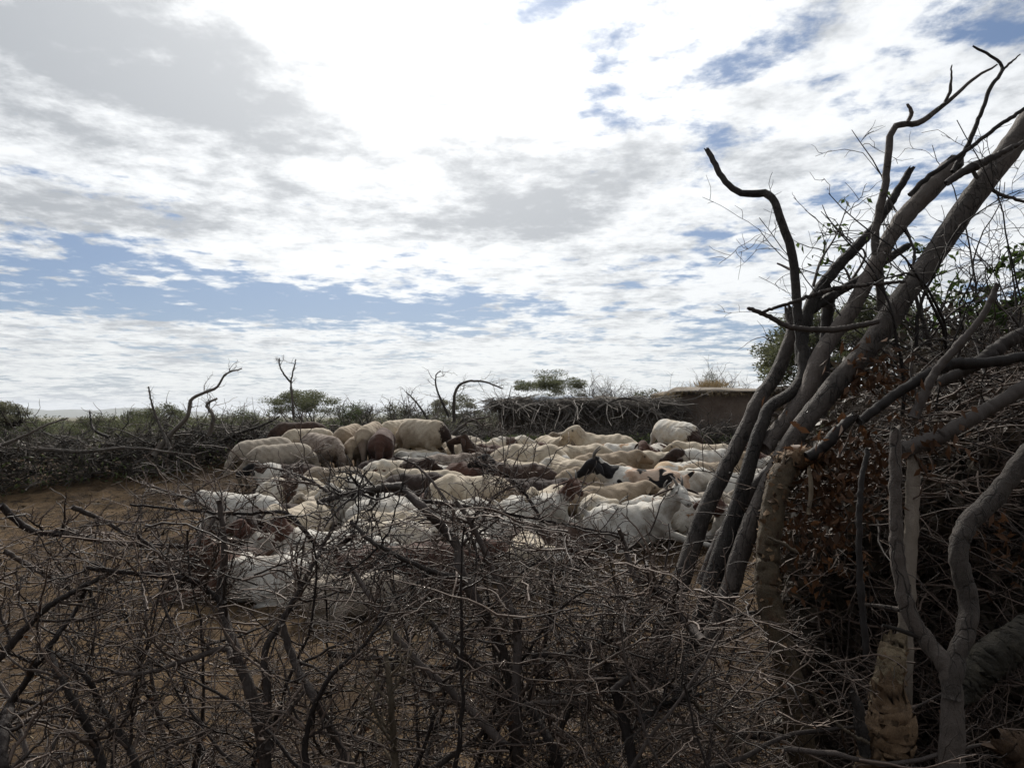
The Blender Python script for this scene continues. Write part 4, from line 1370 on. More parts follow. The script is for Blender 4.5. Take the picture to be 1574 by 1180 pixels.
def build_stick_hut():
    x0, y0 = 1.75, 17.6
    z0 = float(gz(x0, y0))
    root = thing('stick_hut', 'low hut under a sagging roof of sticks, left of the mud house', 'hut', (x0, y0, z0))
    out = [(-2.0, -.9), (-1.0, -1.15), (.6, -1.2), (1.7, -1.0), (2.0, 0), (1.7, 1.1), (0, 1.3), (-1.7, 1.1), (-2.1, 0)]
    soft_block('wall', out, [-.2, .25, .55, .78], [0, 0, .02, .04], mud_mat('dark brush wall', (0.035, 0.028, 0.021), (0.085, 0.068, 0.05), 5), root, .08, 51)
    soft_block('roof', [(x * 1.12, y * 1.12) for x, y in out], [.80, .84, .90, .97, 1.03, 1.05], [.14, .04, .08, .35, .8, 1.3], mud_mat('earth and dung roof', (0.05, 0.041, 0.033), (0.13, 0.11, 0.09), 7), root, .20, 61)
    # the laid sticks: the large ones one by one, the rest as loose thatch
    for k in range(150):
        a = RNG.uniform(-2.2, 2.1)
        edge = -1.25 + .12 * a * a * .5
        q = RNG.random()
        P0 = np.array([a, edge + .75 * q, .97 + .11 * q])
        D = np.array([RNG.normal(0, .8), -1, RNG.uniform(-.7, .05)])
        p, r = grow(P0[None], D[None], RNG.uniform(.7, 1.5), RNG.uniform(.010, .018), .005, 7, .3, -.02)
        s = MB()
        s.tubes(p, r, 5, cap=True)
        s.build('stick', M['pale_stick'], root)
    mb = MB()
    n = 2600
    a = RNG.uniform(-2.3, 2.2, n)
    P = np.stack([a, -1.2 + .06 * a * a + RNG.uniform(-.1, .9, n), RNG.uniform(.86, 1.06, n)], -1)
    D = np.stack([RNG.normal(0, .9, n), -RNG.uniform(.2, 1, n), RNG.uniform(-.9, .15, n)], -1)
    p, r = grow(P, D, RNG.uniform(.2, .75, n), .006, .002, 6, .45)
    mb.tubes(p, r, 3)
    mb.build('thatch', M['pale_stick'], root, kind='stuff')
    # blue grey plastic sheet on the roof
    u, v = np.meshgrid(np.linspace(-1, 1, 26), np.linspace(-1, 1, 12), indexing='ij')
    X = .05 + -.62 + u * .72 + .05 * np.sin(v * 4)
    Yv = -.62 + v * .42 + .04 * np.sin(u * 5)
    Zv = 1.105 + .03 * np.sin(u * 7 + v * 2) * np.cos(v * 3) - .05 * v * v - np.clip(-v - .6, 0, 1) * .22
    V = np.stack([X, Yv, Zv], -1)
    V2 = V - np.array([0, 0, .008])
    nu, nv = u.shape
    i = np.arange(nu * nv).reshape(nu, nv)
    q = np.stack([i[:-1, :-1], i[1:, :-1], i[1:, 1:], i[:-1, 1:]], -1).reshape(-1, 4)
    m, t, b = new_mat('faded blue plastic')
    b.inputs['Base Color'].default_value = (0.13, 0.175, 0.235, 1)
    b.inputs['Roughness'].default_value = 0.75
    o = link('plastic_sheet', mesh_from('plastic_sheet', np.concatenate([V.reshape(-1, 3), V2.reshape(-1, 3)]), np.concatenate([q, q[:, ::-1] + nu * nv])), m, None,
             label='crumpled pale blue plastic sheet spread on the stick roof', category='plastic sheet')
    o.location = (x0, y0, z0)
    # dead branches lying on the roof
    for lab, a in (('bleached dead branch lying across the stick roof', [(905, 640), (930, 622), (958, 612), (990, 618)]), ('pale crooked stick hanging off the front of the stick roof', [(858, 622), (872, 634), (860, 652), (846, 668)]),
                   ('grey branch leaning down from the right corner of the stick roof', [(1000, 628), (1022, 646), (1046, 660), (1078, 672)])):
        thorn_branch(lab, a, 16.1, (2.6, 1.2), 8, .4, 3, thorn=0, group='dead branches on the stick roof')


build_stick_hut()


# ---- trees and bushes beyond the fence
def acacia(label, x, ytop, ybase, wpx, Y, mat='acacia_leaf', dens=5200, flat=.34, group='acacia trees beyond the fence', stems=4, leaf=.11, lean=0.0, grey=0):
    """Flat topped thorn tree: forked trunk, spreading limbs, and a crown of many small sprays."""
    top, bx = at(x, ytop, Y), at(x, ybase, Y)
    w = wpx * Y / F_PX / 2
    zg = float(gz(bx[0], Y))
    H = top[2] - zg
    root = thing('acacia_tree', label, 'tree', (float(bx[0]), Y, zg), group)
    tb = MB()
    trunk_h = H * .42
    for k in range(stems):
        a = 2 * math.pi * k / stems + RNG.uniform(-.4, .4)
        d = np.array([math.cos(a) * .55, math.sin(a) * .55, 1.0])
        p, r = grow(np.array([[RNG.normal(0, .05), RNG.normal(0, .05), -.1]]), d[None], trunk_h * 1.25, .045 * H / 2 + .02, .03 * H / 2 + .01, 9, .22, .02)
        tb.tubes(p, r, 7)
        n = 6
        D = np.stack([np.cos(a + RNG.uniform(-1, 1, n)), np.sin(a + RNG.uniform(-1, 1, n)), RNG.uniform(.35, 1.0, n)], -1)
        p2, r2 = grow(np.repeat(p[:, -1], n, 0), D, RNG.uniform(.5, .85, n) * w, r[0, -1] * .7, .012, 8, .28, 0)
        tb.tubes(p2, r2, 5)
        P3, D3, R3, _ = spawn(p2, r2, 7, lo=.3)
        p3, r3 = grow(P3, D3 + np.array([0, 0, .4]), RNG.uniform(.15, .4, len(P3)) * w, .010, .004, 6, .4, .02)
        tb.tubes(p3, r3, 4)
    tb.build('trunk', M['pole_dark'], root)
    mb = MB()
    n_cl = 46
    th = H * flat
    for k in range(n_cl):
        rr, a = math.sqrt(RNG.random()) * .94, RNG.uniform(0, 2 * math.pi)
        cx, cy = rr * w * math.cos(a), rr * w * math.sin(a) * .9
        cz = H - th * (.30 + .40 * rr ** 2.2) - th * .45 * RNG.random() ** 2 + lean * cx
        s = RNG.uniform(.20, .34) * w * (1.1 - .35 * rr)
        leaf_cloud(mb, (cx, cy, cz), (s, s, s * .42), dens // n_cl, leaf, .5, .15)
    mb.build('crown', M[mat], root, kind='stuff')
    return root


def bush(label, x, ytop, ybase, wpx, Y, mat='grey_leaf', n=7000, leaf=.038, bare=.5, group='bushes beyond the fence', twig='far_twig', name='bush'):
    """Many stemmed scrub bush with uneven leafy clumps."""
    top, bx = at(x, ytop, Y), at(x, ybase, Y)
    w = wpx * Y / F_PX / 2
    zg = float(gz(bx[0], Y))
    H = max(top[2] - zg, .4)
    root = thing(name, label, 'bush', (float(bx[0]), Y, zg), group)
    tb = MB()
    ns = 16
    d = rand_dirs(ns, .35, 1.0) * np.array([1.15 * w / H, 1.15 * w / H, 1])
    p, r = grow(RNG.normal(0, .06, (ns, 3)) * np.array([1, 1, 0]), d, np.linalg.norm(np.array([w * .6, 0, H * .85])), .022, .006, 9, .25, .01)
    tb.tubes(p, r, 5)
    P2, D2, R2, _ = spawn(p, r, 10, lo=.25)
    p2, r2 = grow(P2, D2, H * RNG.uniform(.15, .45, len(P2)), .009, .003, 7, .4, .03)
    tb.tubes(p2, r2, 4)
    P3, D3, R3, _ = spawn(p2, r2, int(2 + 6 * bare))
    p3, r3 = grow(P3, D3, H * RNG.uniform(.05, .16, len(P3)), .004, .0016, 5, .5, .02)
    tb.tubes(p3, r3, 3)
    tb.build('stems', M[twig], root)
    if n:
        mb = MB()
        nc = 26
        for k in range(nc):
            a, q = RNG.uniform(0, 2 * math.pi), RNG.random()
            rr = math.sqrt(RNG.random()) * math.cos(q * 1.35)
            c = (rr * w * math.cos(a), rr * w * math.sin(a), H * (.12 + .78 * q * (1 - .35 * rr * rr)))
            s = RNG.uniform(.16, .34) * w
            leaf_cloud(mb, c, (s, s, s * .75), n // nc, leaf, .8, .2)
        mb.build('foliage', M[mat], root, kind='stuff')
    return root


acacia('flat topped acacia with open crown above the stick hut', 846, 556, 640, 112, 46, dens=14000, leaf=.11, flat=.34)
acacia('wide dark flat topped acacia behind the standing sheep', 466, 590, 672, 128, 44, dens=16000, leaf=.10, flat=.36)
acacia('round domed acacia behind the arching thorn branch at the left', 244, 602, 690, 116, 44, dens=16000, leaf=.10, flat=.60)
acacia('acacia spray entering from the left edge of the picture', -14, 600, 720, 110, 13, dens=14000, leaf=.036, flat=.62, mat='grey_leaf')
acacia('greyish domed acacia behind the hooked bare branch', 698, 582, 668, 86, 44, dens=12000, leaf=.10, flat=.6, mat='grey_leaf')
acacia('large feathery thorn tree rising behind the leaning poles', 1318, 412, 700, 280, 17.5, dens=46000, leaf=.09, flat=.72, stems=6)
acacia('thorn tree at the right edge behind the brush stack', 1545, 420, 700, 230, 15.0, dens=38000, leaf=.08, flat=.75, stems=5)
acacia('low distant acacia right of the open crowned one', 1000, 584, 640, 90, 70, dens=2600, leaf=.2, flat=.5)
bush('leafless twiggy bush right of the flat topped acacia', 922, 581, 640, 62, 26, n=500, bare=1.0)
bush('bushy grey green shrub growing behind the mud house roof', 1096, 564, 650, 84, 25, n=7680, leaf=.03)
bush('dense grey green thicket left of the hooked bare branch', 610, 612, 690, 110, 19, n=10080)
bush('bright green thicket behind the standing sheep', 548, 620, 690, 100, 20, 'weed_leaf', n=9120)
bush('grey thicket behind the rightmost standing sheep', 664, 622, 690, 84, 18, n=7200)
bush('yellow green bush behind the far left end of the fence', 44, 670, 720, 120, 14, 'weed_leaf', n=14400, leaf=.03)
bush('green bush behind the spiky shoot at the left', 118, 658, 720, 92, 17, 'acacia_leaf', n=12000, leaf=.03)
bush('dark bush right of the domed acacia', 330, 640, 700, 110, 20, 'acacia_leaf', n=9120)
bush('distant tuft topped bush left of the wide acacia', 385, 632, 690, 64, 26, 'acacia_leaf', n=7200)
bush('grey bush left of the stick hut roof', 752, 620, 680, 90, 21, n=8160)
bush('dull green bush between the two huts', 1018, 601, 660, 70, 30, 'acacia_leaf', n=7200)
bush('dull bush on the left of the mud house', 970, 598, 650, 90, 34, 'acacia_leaf', n=7200, leaf=.06)
bush('dark bush seen between the leaning poles', 1270, 634, 715, 130, 14.2, 'acacia_leaf', n=10080, leaf=.03)


for args in (('dark rounded bush below the spiky shoot of the left fence', 150, 640, 700, 120, 23, 'acacia_leaf', 12000, .05, .3), ('dark low bush at the far left under the blue hills', 40, 650, 706, 140, 22, 'acacia_leaf', 12000, .05, .3),
             ('dark round bush between the domed and the wide acacia', 372, 630, 690, 130, 28, 'acacia_leaf', 12000, .06, .3), ('dark bush left of the domed acacia', 205, 642, 700, 110, 26, 'acacia_leaf', 10000, .06, .3),
             ('grey thorny bush behind the slim upright shoot of the left fence', 200, 660, 715, 90, 15, 'grey_leaf', 7000, .03, .9), ('bushy scrub right behind the arching thorn branch', 300, 655, 715, 100, 16, 'acacia_leaf', 9000, .03, .6),
             ('low scrub behind the thin branched twig at the left end', 84, 672, 725, 100, 13, 'grey_leaf', 8000, .028, .9), ('scrub behind the leftmost standing sheep', 366, 652, 710, 90, 17, 'acacia_leaf', 9000, .03, .6),
             ('pale leafy bush at the far left edge of the picture', -6, 668, 730, 90, 12.5, 'weed_leaf', 9000, .026, .6)):
    bush(args[0], *args[1:6], args[6], n=args[7], leaf=args[8], bare=args[9])


def build_far_bushes():
    mb, tb = MB(), MB()
    for k in range(280):
        Y = 60 + 260 * RNG.random() ** 1.4
        X = RNG.uniform(-.95, .95) * Y
        h = RNG.uniform(2.6, 4.9)
        w = h * RNG.uniform(.8, 1.5)
        for q in range(5):
            leaf_cloud(mb, (X + RNG.normal(0, w * .4), Y + RNG.normal(0, w * .4), float(gz(X, Y)) + h * RNG.uniform(.2, .5)), (w * .5, w * .5, h * .40), 130, .42, .7, .2)
    mb.build('distant_scrub', M['acacia_leaf'], None, kind='stuff', label='distant scrub of low bushes reaching to the horizon', category='scrub')


build_far_bushes()
# ------------------------------------------------------------------ the near thorn fence
NF = 'heavy thorn branches of the near fence'
NEAR = [
    ('thick grey trunk standing left of centre in the near fence', [(412, 1300), (408, 1180), (395, 1094), (365, 1008), (346, 950), (338, 905), (346, 850), (336, 768)], 2.5, (15, 5), 'thorn_bark', .15),
    ('long thick limb bending left off the trunk left of centre', [(345, 930), (318, 905), (287, 889), (224, 882), (130, 872)], 2.6, (6.5, 4), 'thorn_bark', -.1),
    ('lower limb curving left off the trunk left of centre', [(356, 1012), (343, 996), (283, 1016), (209, 1035), (150, 1026)], 2.52, (6, 3), 'thorn_bark', -.15),
    ('upright forked stem rising right from beside the left trunk', [(414, 1150), (410, 1046), (407, 1000), (436, 949), (470, 889), (496, 837), (516, 806)], 2.45, (8, 3.5), 'thorn_bark', .2),
    ('long dark branch slanting down across the upper left of the fence', [(0, 776), (48, 815), (104, 820), (168, 833), (261, 839), (300, 838)], 2.9, (7, 4), 'thorn_bark', .2),
    ('dark branch parallel below the upper left slanting one', [(110, 778), (150, 796), (185, 815), (224, 833), (262, 868)], 2.8, (5, 2.5), 'thorn_bark', .1),
    ('straight branch rising to the right from the left picture edge', [(-40, 1036), (0, 1008), (63, 941), (123, 904), (172, 880)], 2.3, (9, 3.5), 'thorn_bark', .2),
    ('dark branch rising steeply right below the straight left one', [(-30, 1140), (0, 1105), (75, 994), (118, 936), (132, 905)], 2.35, (8, 3.5), 'thorn_bark', .2),
    ('grey branch sloping down right at the far left', [(6, 846), (50, 872), (93, 897), (124, 916)], 2.6, (5, 3), 'thorn_bark', .1),
    ('bent stem leaning left at lower left with pale upper side', [(166, 1230), (150, 1150), (123, 1094), (90, 1035), (78, 1000)], 2.2, (10, 4), 'thorn_bark', .2),
    ('slim dark stem leaning left from the bottom edge at lower left', [(214, 1230), (208, 1172), (194, 1143), (157, 1087), (131, 1038), (80, 1001)], 2.3, (8, 3.5), 'thorn_bark', .25),
    ('thick stump end at the bottom left corner', [(4, 1270), (2, 1180), (6, 1120), (16, 1085)], 1.9, (15, 9), 'thorn_bark', .1),
    ('dark limb running down right from the forked upright stem', [(433, 960), (446, 1000), (459, 1031), (485, 1076), (522, 1143), (550, 1200)], 2.4, (7, 8), 'thorn_bark', -.15),
    ('thick bent limb arching over the centre of the near fence', [(800, 1320), (795, 1180), (790, 1113), (783, 1038), (757, 971), (731, 919), (709, 882), (704, 844), (682, 812), (655, 784), (618, 749)], 2.5, (13, 8), 'thorn_bark', .15),
    ('broken top of the arching limb lying left with a split end', [(620, 747), (590, 749), (560, 754), (522, 762), (488, 772)], 2.66, (8, 5), 'pole_dark', -.12),
    ('second stem of the central fork, upright and grey', [(800, 1200), (794, 1100), (795, 964), (787, 941), (761, 882), (739, 833), (720, 796), (700, 770)], 2.45, (11, 4.5), 'thorn_bark', .2),
    ('smooth pale limb curving up left from the arching limb', [(703, 886), (670, 879), (638, 867), (593, 844), (563, 826), (540, 800)], 2.52, (5.5, 3.6), 'pole_dark', -.1),
    ('long straight branch slanting down right through the centre left', [(776, 1146), (709, 1076), (657, 1031), (612, 982), (575, 926), (545, 880), (532, 862)], 2.35, (9, 4), 'thorn_bark', .2),
    ('dark crossing limb behind the central fork', [(640, 935), (664, 958), (694, 992), (739, 1027), (770, 1048)], 2.7, (5, 8), 'thorn_bark', -.1),
    ('long horizontal limb with a chopped end right of the central fork', [(817, 1008), (873, 1005), (921, 990), (959, 975), (985, 945), (998, 930)], 2.4, (6, 4), 'thorn_bark', .15),
    ('crooked dark limb with a knot at the right of the near fence', [(1080, 985), (1048, 949), (996, 897), (977, 889), (962, 845), (951, 812)], 2.5, (9, 4), 'thorn_bark', .1),
    ('thick upright stem with chopped top at lower right of the fence', [(985, 1280), (974, 1180), (951, 1076), (930, 1018)], 2.2, (12, 9), 'thorn_bark', .15),
    ('straight pale barkless stem standing at the lower centre left', [(612, 1260), (608, 1180), (601, 1076), (593, 1004)], 2.2, (7, 5), 'splinter', .1),
    ('slanting dark stem at the foot of the central fork', [(870, 1210), (850, 1150), (826, 1105), (808, 1075)], 2.3, (10, 7), 'thorn_bark', .1),
    ('short limb rising right at the lower right of the near fence', [(985, 1105), (1010, 1090), (1041, 1074), (1080, 1066)], 2.2, (6, 4), 'pole_dark', .1),
    ('bowed limb arching right between the near fence and the poles', [(940, 1062), (962, 1044), (981, 1033), (1015, 1044), (1056, 1066)], 2.25, (6, 5), 'thorn_bark', .1),
    ('long thin branch spreading right along the fence top', [(640, 768), (700, 776), (760, 786), (830, 798), (900, 812), (965, 822)], 2.7, (4, 2), 'thorn_bark', .15),
    ('thin whip reaching up right over the white goat flank', [(700, 850), (742, 800), (760, 762), (806, 742)], 2.7, (3.4, 1.6), 'thorn_bark', .1),
    ('thin whip crossing down right behind the dark sheep', [(604, 700), (640, 716), (672, 750), (705, 800), (722, 828)], 2.8, (2, 3), 'thorn_bark', .1),
    ('long thin whip arching up left in front of the drab sheep', [(520, 766), (498, 752), (470, 735), (432, 722), (396, 718), (385, 736)], 2.8, (3.2, 1.4), 'thorn_bark', .1),
    ('thin whip slanting in front of the dark sheep with raised head', [(830, 795), (808, 760), (785, 735), (748, 716), (724, 705)], 2.8, (3.4, 1.4), 'thorn_bark', .1),
    ('dry branch arching over the left of the fence top', [(300, 838), (330, 790), (296, 768), (262, 757), (216, 740)], 2.9, (3.4, 1.6), 'thorn_bark', .1),
    ('grey branch lying level above the brown headed goat', [(545, 822), (500, 846), (450, 795), (420, 786), (360, 790), (250, 780), (200, 775)], 2.75, (5, 2.2), 'thorn_bark', .15),
    ('broken grey stick pointing down at the left of the pen', [(130, 868), (136, 900), (146, 930), (152, 952)], 2.9, (3.6, 3), 'pole_dark', .05),
    ('dark branch rising left at the lower right of the fence', [(862, 1120), (890, 1062), (930, 1030), (958, 985), (990, 960)], 2.3, (5, 2.5), 'thorn_bark', .15),
    ('low limb running right from the foot of the near fence', [(806, 1083), (850, 1078), (905, 1082)], 2.3, (5, 3.5), 'thorn_bark', .05),
    ('thorny stem standing between the two central forks', [(850, 1240), (846, 1120), (838, 1000), (850, 900), (838, 842)], 2.7, (6, 2.5), 'thorn_bark', .1),
    ('thorny stem curving left at the bottom centre', [(480, 1240), (470, 1140), (500, 1050), (560, 990), (600, 930)], 2.15, (7, 3), 'thorn_bark', .15),
]
for lab, pts, Y, rp, mat, dY in NEAR:
    L = len(pts)
    thorn_branch(lab, pts, Y, (rp[0] * .82, rp[1] * .82), 13 if L > 4 else 8, .26, 5, mat=mat, dropY=dY, K=44, thorn=7, kink=.30, group=NF, wob=.0014)


TOP_X = [-400, 0, 150, 300, 500, 620, 760, 900, 980, 1060, 1150, 1300]
TOP_Y = [800, 785, 795, 790, 792, 775, 778, 822, 850, 890, 915, 1000]


def near_top(P):
    """Height of the near fence at points P (..., 3)."""
    px = CX + F_PX * P[..., 0] / np.maximum(P[..., 1], .5)
    return CAM_H - (np.interp(px, TOP_X, TOP_Y) - 640) / F_PX * P[..., 1]


def below_top(p, slack=.02):
    m = np.max(p[..., 2] - near_top(p), axis=1)
    return m < slack * RNG.exponential(1.0, len(p))


def where_words(px):
    for lim, w in ((60, 'at the far left picture edge'), (180, 'left of the slim leaning stems'), (300, 'below the long thick limb'), (390, 'just left of the thick left trunk'), (470, 'beside the upright forked stem'),
                   (560, 'between the forked stem and the straight slanting branch'), (650, 'around the pale barkless stem'), (740, 'below the smooth pale curving limb'), (830, 'at the central fork'),
                   (930, 'right of the central fork'), (1020, 'around the chopped lower right stem'), (5000, 'at the foot of the leaning poles')):
        if px < lim:
            return w


def near_tangle():
    """The rest of the pile: cut thorn branches set on the ground or thrown on one another, each with its shoots."""
    xs = np.concatenate([RNG.uniform(-2.4, -.6, 30), RNG.uniform(-.9, 1.05, 34)])
    for k, x in enumerate(xs):
        y = RNG.uniform(2.15, 3.3)
        ground = k % 3 != 0
        z = float(gz(x, y)) - .03 if ground else RNG.uniform(.1, .75)
        D = np.array([RNG.normal(0, .6), RNG.normal(.05, .25), RNG.uniform(.5, 1.2) if ground else RNG.normal(.12, .25)])
        if not ground:
            D[0] = RNG.choice([-1, 1]) * RNG.uniform(.7, 1.2)
        top = float(near_top(np.array([x, y, 0.0])))
        L = float(np.clip((top - z) / max(unit(D)[2], .25), .35, 1.4)) if ground else RNG.uniform(.7, 1.3)
        r0 = RNG.uniform(.006, .015)
        for tr in range(30):
            p, r = grow(np.array([[x, y, z]]), D[None], L, r0, .003, 22, .20, .004, .05)
            if np.max(p[..., 2] - near_top(p)) < .03 and p[..., 1].min() > 1.9:
                break
            L *= .93
        mb = MB()
        base = p[0, 0].copy()
        mb.tubes(p - base, r * (1 + .06 * RNG.standard_normal(r.shape)), 6, cap=True)
        mid = p[0, 11]
        lean = 'lying nearly flat' if abs(p[0, -1, 2] - base[2]) < .3 * L else ('leaning left' if p[0, -1, 0] < base[0] - .12 else ('leaning right' if p[0, -1, 0] > base[0] + .12 else 'standing upright'))
        lab = ('thick' if r0 > .0115 else 'medium' if r0 > .0085 else 'thin') + ' thorn branch ' + lean + ' ' + where_words(CX + F_PX * mid[0] / mid[1])
        o = mb.build('thorn_branch', M['thorn_bark'], None, label=lab, category='branch', group='thorn branches woven into the near fence')
        o.location = base
        tb = MB()
        P2, D2, R2, _ = spawn(p, r, 9, lo=.12)
        p2, r2 = grow(P2, D2, RNG.uniform(.10, .42, len(P2)), np.minimum(R2 * .55, .0058), .0016, 10, .27, 0, .10)
        q = below_top(p2, .05)
        p2, r2 = p2[q], r2[q]
        if len(p2):
            tb.tubes(p2 - base, r2, 5)
            P3, D3, R3, _ = spawn(p2, r2, 5)
            p3, r3 = grow(P3, D3, RNG.uniform(.04, .18, len(P3)), np.minimum(R3 * .7, .0035), .0012, 7, .36, 0, .14)
            tb.tubes(p3 - base, r3, 4)
            P4, D4, R4, _ = spawn(p2, r2, 9, (60, 90))
            p4, r4 = grow(P4, D4, RNG.uniform(.014, .042, len(P4)), .0017, .0005, 2, 0)
            tb.tubes(p4 - base, r4, 3)
            tb.build('twigs', M['twig'], o, kind='stuff')
    # loose small brushwood, thicker towards the right and the ground
    fill = MB()
    n = 2700
    x = np.concatenate([RNG.uniform(-2.6, .9, 1600), RNG.normal(.35, .5, 1100)])
    y = RNG.uniform(2.15, 3.3, n)
    P = np.stack([x, y, 0 * x], -1)
    P[:, 2] = gz(x, y) + RNG.random(n) ** np.where(x > -.3, 1.0, 1.6) * (near_top(P) - gz(x, y))
    p, r = grow(P, rand_dirs(n, -.25, .4), RNG.uniform(.12, .5, n), RNG.uniform(.0018, .0045, n), .0013, 10, .28, 0, .10)
    q = below_top(p, .03) & (p[..., 1].min(1) > 2.0)
    p, r = p[q], r[q]
    fill.tubes(p, r, 4)
    P2, D2, R2, _ = spawn(p, r, 4)
    p2, r2 = grow(P2, D2, RNG.uniform(.03, .15, len(P2)), np.minimum(R2 * .7, .0026), .001, 5, .5, 0, .18)
    fill.tubes(p2, r2, 3)
    fill.build('brushwood', M['twig'], None, kind='stuff', label='fine loose thorn twigs filling the near fence', category='brushwood')
    # dry leaf crumbs caught in the pile and on the ground below
    lm = MB()
    n = 2600
    x = np.where(RNG.random(n) < .65, RNG.normal(.5, .45, n), RNG.uniform(-2.4, 1, n))
    y = RNG.uniform(2.2, 3.6, n)
    P = np.stack([x, y, gz(x, y) + .01 + RNG.random(n) ** 3 * .8], -1)
    U = unit(RNG.standard_normal((n, 3)) * np.array([1, 1, .4])) * RNG.uniform(.012, .04, (n, 1))
    lm.cards(P, U, unit(np.cross(U, RNG.standard_normal((n, 3)))) * RNG.uniform(.004, .011, (n, 1)))
    lm.build('leaf_litter', M['dead_leaf'], None, kind='stuff', label='dry brown leaves caught among the thorn twigs', category='leaves')


near_tangle()
# ------------------------------------------------------------------ the stack of poles and brush on the right
def pole(label, pts, Y, r_px, mat='pole', name='wooden_pole', dropY=0.0, K=60, cat='pole', group=None, knots=3, stubs=0, sides=14, rough=.008, lump=0.0, parent=None):
    n = len(pts)
    Ys = np.linspace(Y, Y + dropY, n) if np.isscalar(dropY) else np.array(dropY)
    P = catmull([at(px, py, yy) for (px, py), yy in zip(pts, Ys)], K)
    P[1:-1] += RNG.standard_normal((K - 2, 3)) * .0015
    if len(r_px) == 2:
        rr = np.linspace(r_px[0], r_px[1], K)
    else:
        rr = np.interp(np.linspace(0, 1, K), np.linspace(0, 1, len(r_px)), r_px)
    yy = np.interp(np.linspace(0, 1, K), np.linspace(0, 1, n), Ys)
    R = rr * yy / F_PX * (.83 if group == GP and len(r_px) > 2 else 1)
    wob = value_noise(np.arange(K) * 1.0, np.full(K, abs(pts[0][0]) * .37), 77, 9.0) - .5
    R = R * (1 + .08 * wob)
    for k in range(knots):
        c = RNG.integers(4, K - 4)
        R *= 1 + RNG.uniform(.05, .14) * np.exp(-((np.arange(K) - c) / 2.2) ** 2)
    base = P[0].copy()
    mb = MB()
    mb.tubes(P - base, R, sides, cap=True, rough=rough, lump=lump or (.10 if sides > 10 else 0))
    ax = unit(P[-1] - P[-2])
    ragged = RNG.uniform(-.5, 1.5, (sides, 1)) * R[-1]           # broken, splintered end
    mb.V[0][-sides:] += ax * ragged
    mb.V[0][-sides:] += (P[-1] - base + ax * ragged - mb.V[0][-sides:]) * RNG.uniform(0, .45, (sides, 1))
    o = mb.build(name, M[mat], parent)
    o.location = base - (np.array(parent.location) if parent else 0)
    if label:
        o['label'], o['category'] = label, cat
    if group:
        o['group'] = group
    if stubs:
        P2, D2, R2, _ = spawn((P - base)[None], R[None], stubs, (40, 80), .2, .95)
        for a, b, c in zip(P2, D2, R2):
            p, r = grow((a + b * c * .5)[None], b[None], RNG.uniform(.05, .14), c * .4, c * .22, 4, .2)
            s = MB()
            s.tubes(p, r, 6, cap=True)
            s.build('stub', M[mat], o)
    return o, P, R


GP = 'poles leaning on the brush stack'
pole('leftmost leaning pole, thick with a sawn top stub', [(975, 1130), (1006, 1010), (1047, 892), (1080, 794), (1108, 734), (1140, 671), (1168, 611), (1192, 576), (1217, 516), (1214, 478)], 3.05, (19, 17, 15, 13, 11.5), dropY=.5, group=GP, K=70)
pole('crooked pole whose twisted top bends left against the sky', [(1050, 1080), (1093, 900), (1126, 800), (1154, 706), (1168, 660), (1184, 625), (1212, 607), (1231, 583), (1235, 548), (1228, 499), (1219, 396), (1202, 345), (1189, 307), (1173, 298), (1140, 296), (1115, 280), (1098, 250), (1087, 231)], 2.95, (19, 18, 15, 13, 11, 10, 8.5, 7.5, 6, 5), dropY=.7, group=GP, K=110, stubs=3)
pole('straight leaning pole from the crotch of the crooked one, broken tip at the top', [(1174, 690), (1196, 660), (1238, 608), (1259, 551), (1280, 516), (1310, 474), (1355, 389), (1384, 342), (1421, 301), (1462, 256)], 3.1, (15, 15, 14, 15, 18), dropY=.35, group=GP, K=70)
pole('thickest leaning pole running off the top right corner', [(1085, 1010), (1122, 905), (1154, 806), (1217, 678), (1280, 597), (1337, 530), (1390, 453), (1432, 396), (1494, 305), (1567, 210), (1640, 110)], 2.85, (17, 17, 18, 20, 22, 23), dropY=.45, group=GP, K=80)
pole('slim leaning pole with an axe cut tip', [(1233, 560), (1234, 515), (1248, 464), (1286, 411), (1341, 352), (1399, 262)], 3.32, (12, 11, 8.5, 6.5), dropY=.2, group=GP)
pole('dark limb lying across behind the slim leaning pole', [(1240, 482), (1262, 466), (1297, 444), (1330, 425), (1362, 400), (1396, 378)], 3.4, (9, 8, 7), 'pole_dark', dropY=.15, group=GP)
pole('dark upright limb behind the leaning poles', [(1262, 640), (1266, 590), (1270, 506), (1275, 446)], 3.6, (10, 10, 11), 'pole_dark', group=GP)
pole('dark stick jutting out left from the poles', [(1350, 494), (1322, 500), (1277, 507), (1238, 506), (1207, 500), (1178, 484), (1150, 474)], 2.9, (5, 6, 5, 4), 'pole_dark', 'stick', cat='stick', group=GP, sides=8)
pole('thin bent twig lying across the poles above the dark stick', [(1172, 480), (1200, 470), (1231, 460), (1280, 444), (1330, 438), (1390, 433)], 2.88, (3, 4, 3), 'pole', 'stick', cat='stick', group=GP, sides=7)
pole('tall curving branch rising from the poles to a tip at the top right', [(1355, 480), (1352, 429), (1345, 371), (1352, 322), (1361, 285), (1364, 250), (1371, 202), (1390, 190), (1414, 188), (1457, 156), (1497, 121), (1532, 100)], 3.3, (8, 7.5, 7, 6.5, 5.5, 3.5, 1.8), 'pole', 'bare_branch', cat='branch', dropY=.15, group=GP, K=50, sides=8)
pole('stub twig pointing up from the tall curving branch', [(1395, 188), (1401, 174), (1395, 161)], 3.35, (3, 2.4), 'pole', 'bare_branch', cat='branch', group=GP, K=12, sides=6)
pole('upright twig growing from the middle of the tall curving branch', [(1452, 160), (1461, 135), (1463, 101)], 3.4, (2.4, 1.2), 'pole', 'bare_branch', cat='branch', group=GP, K=14, sides=6)
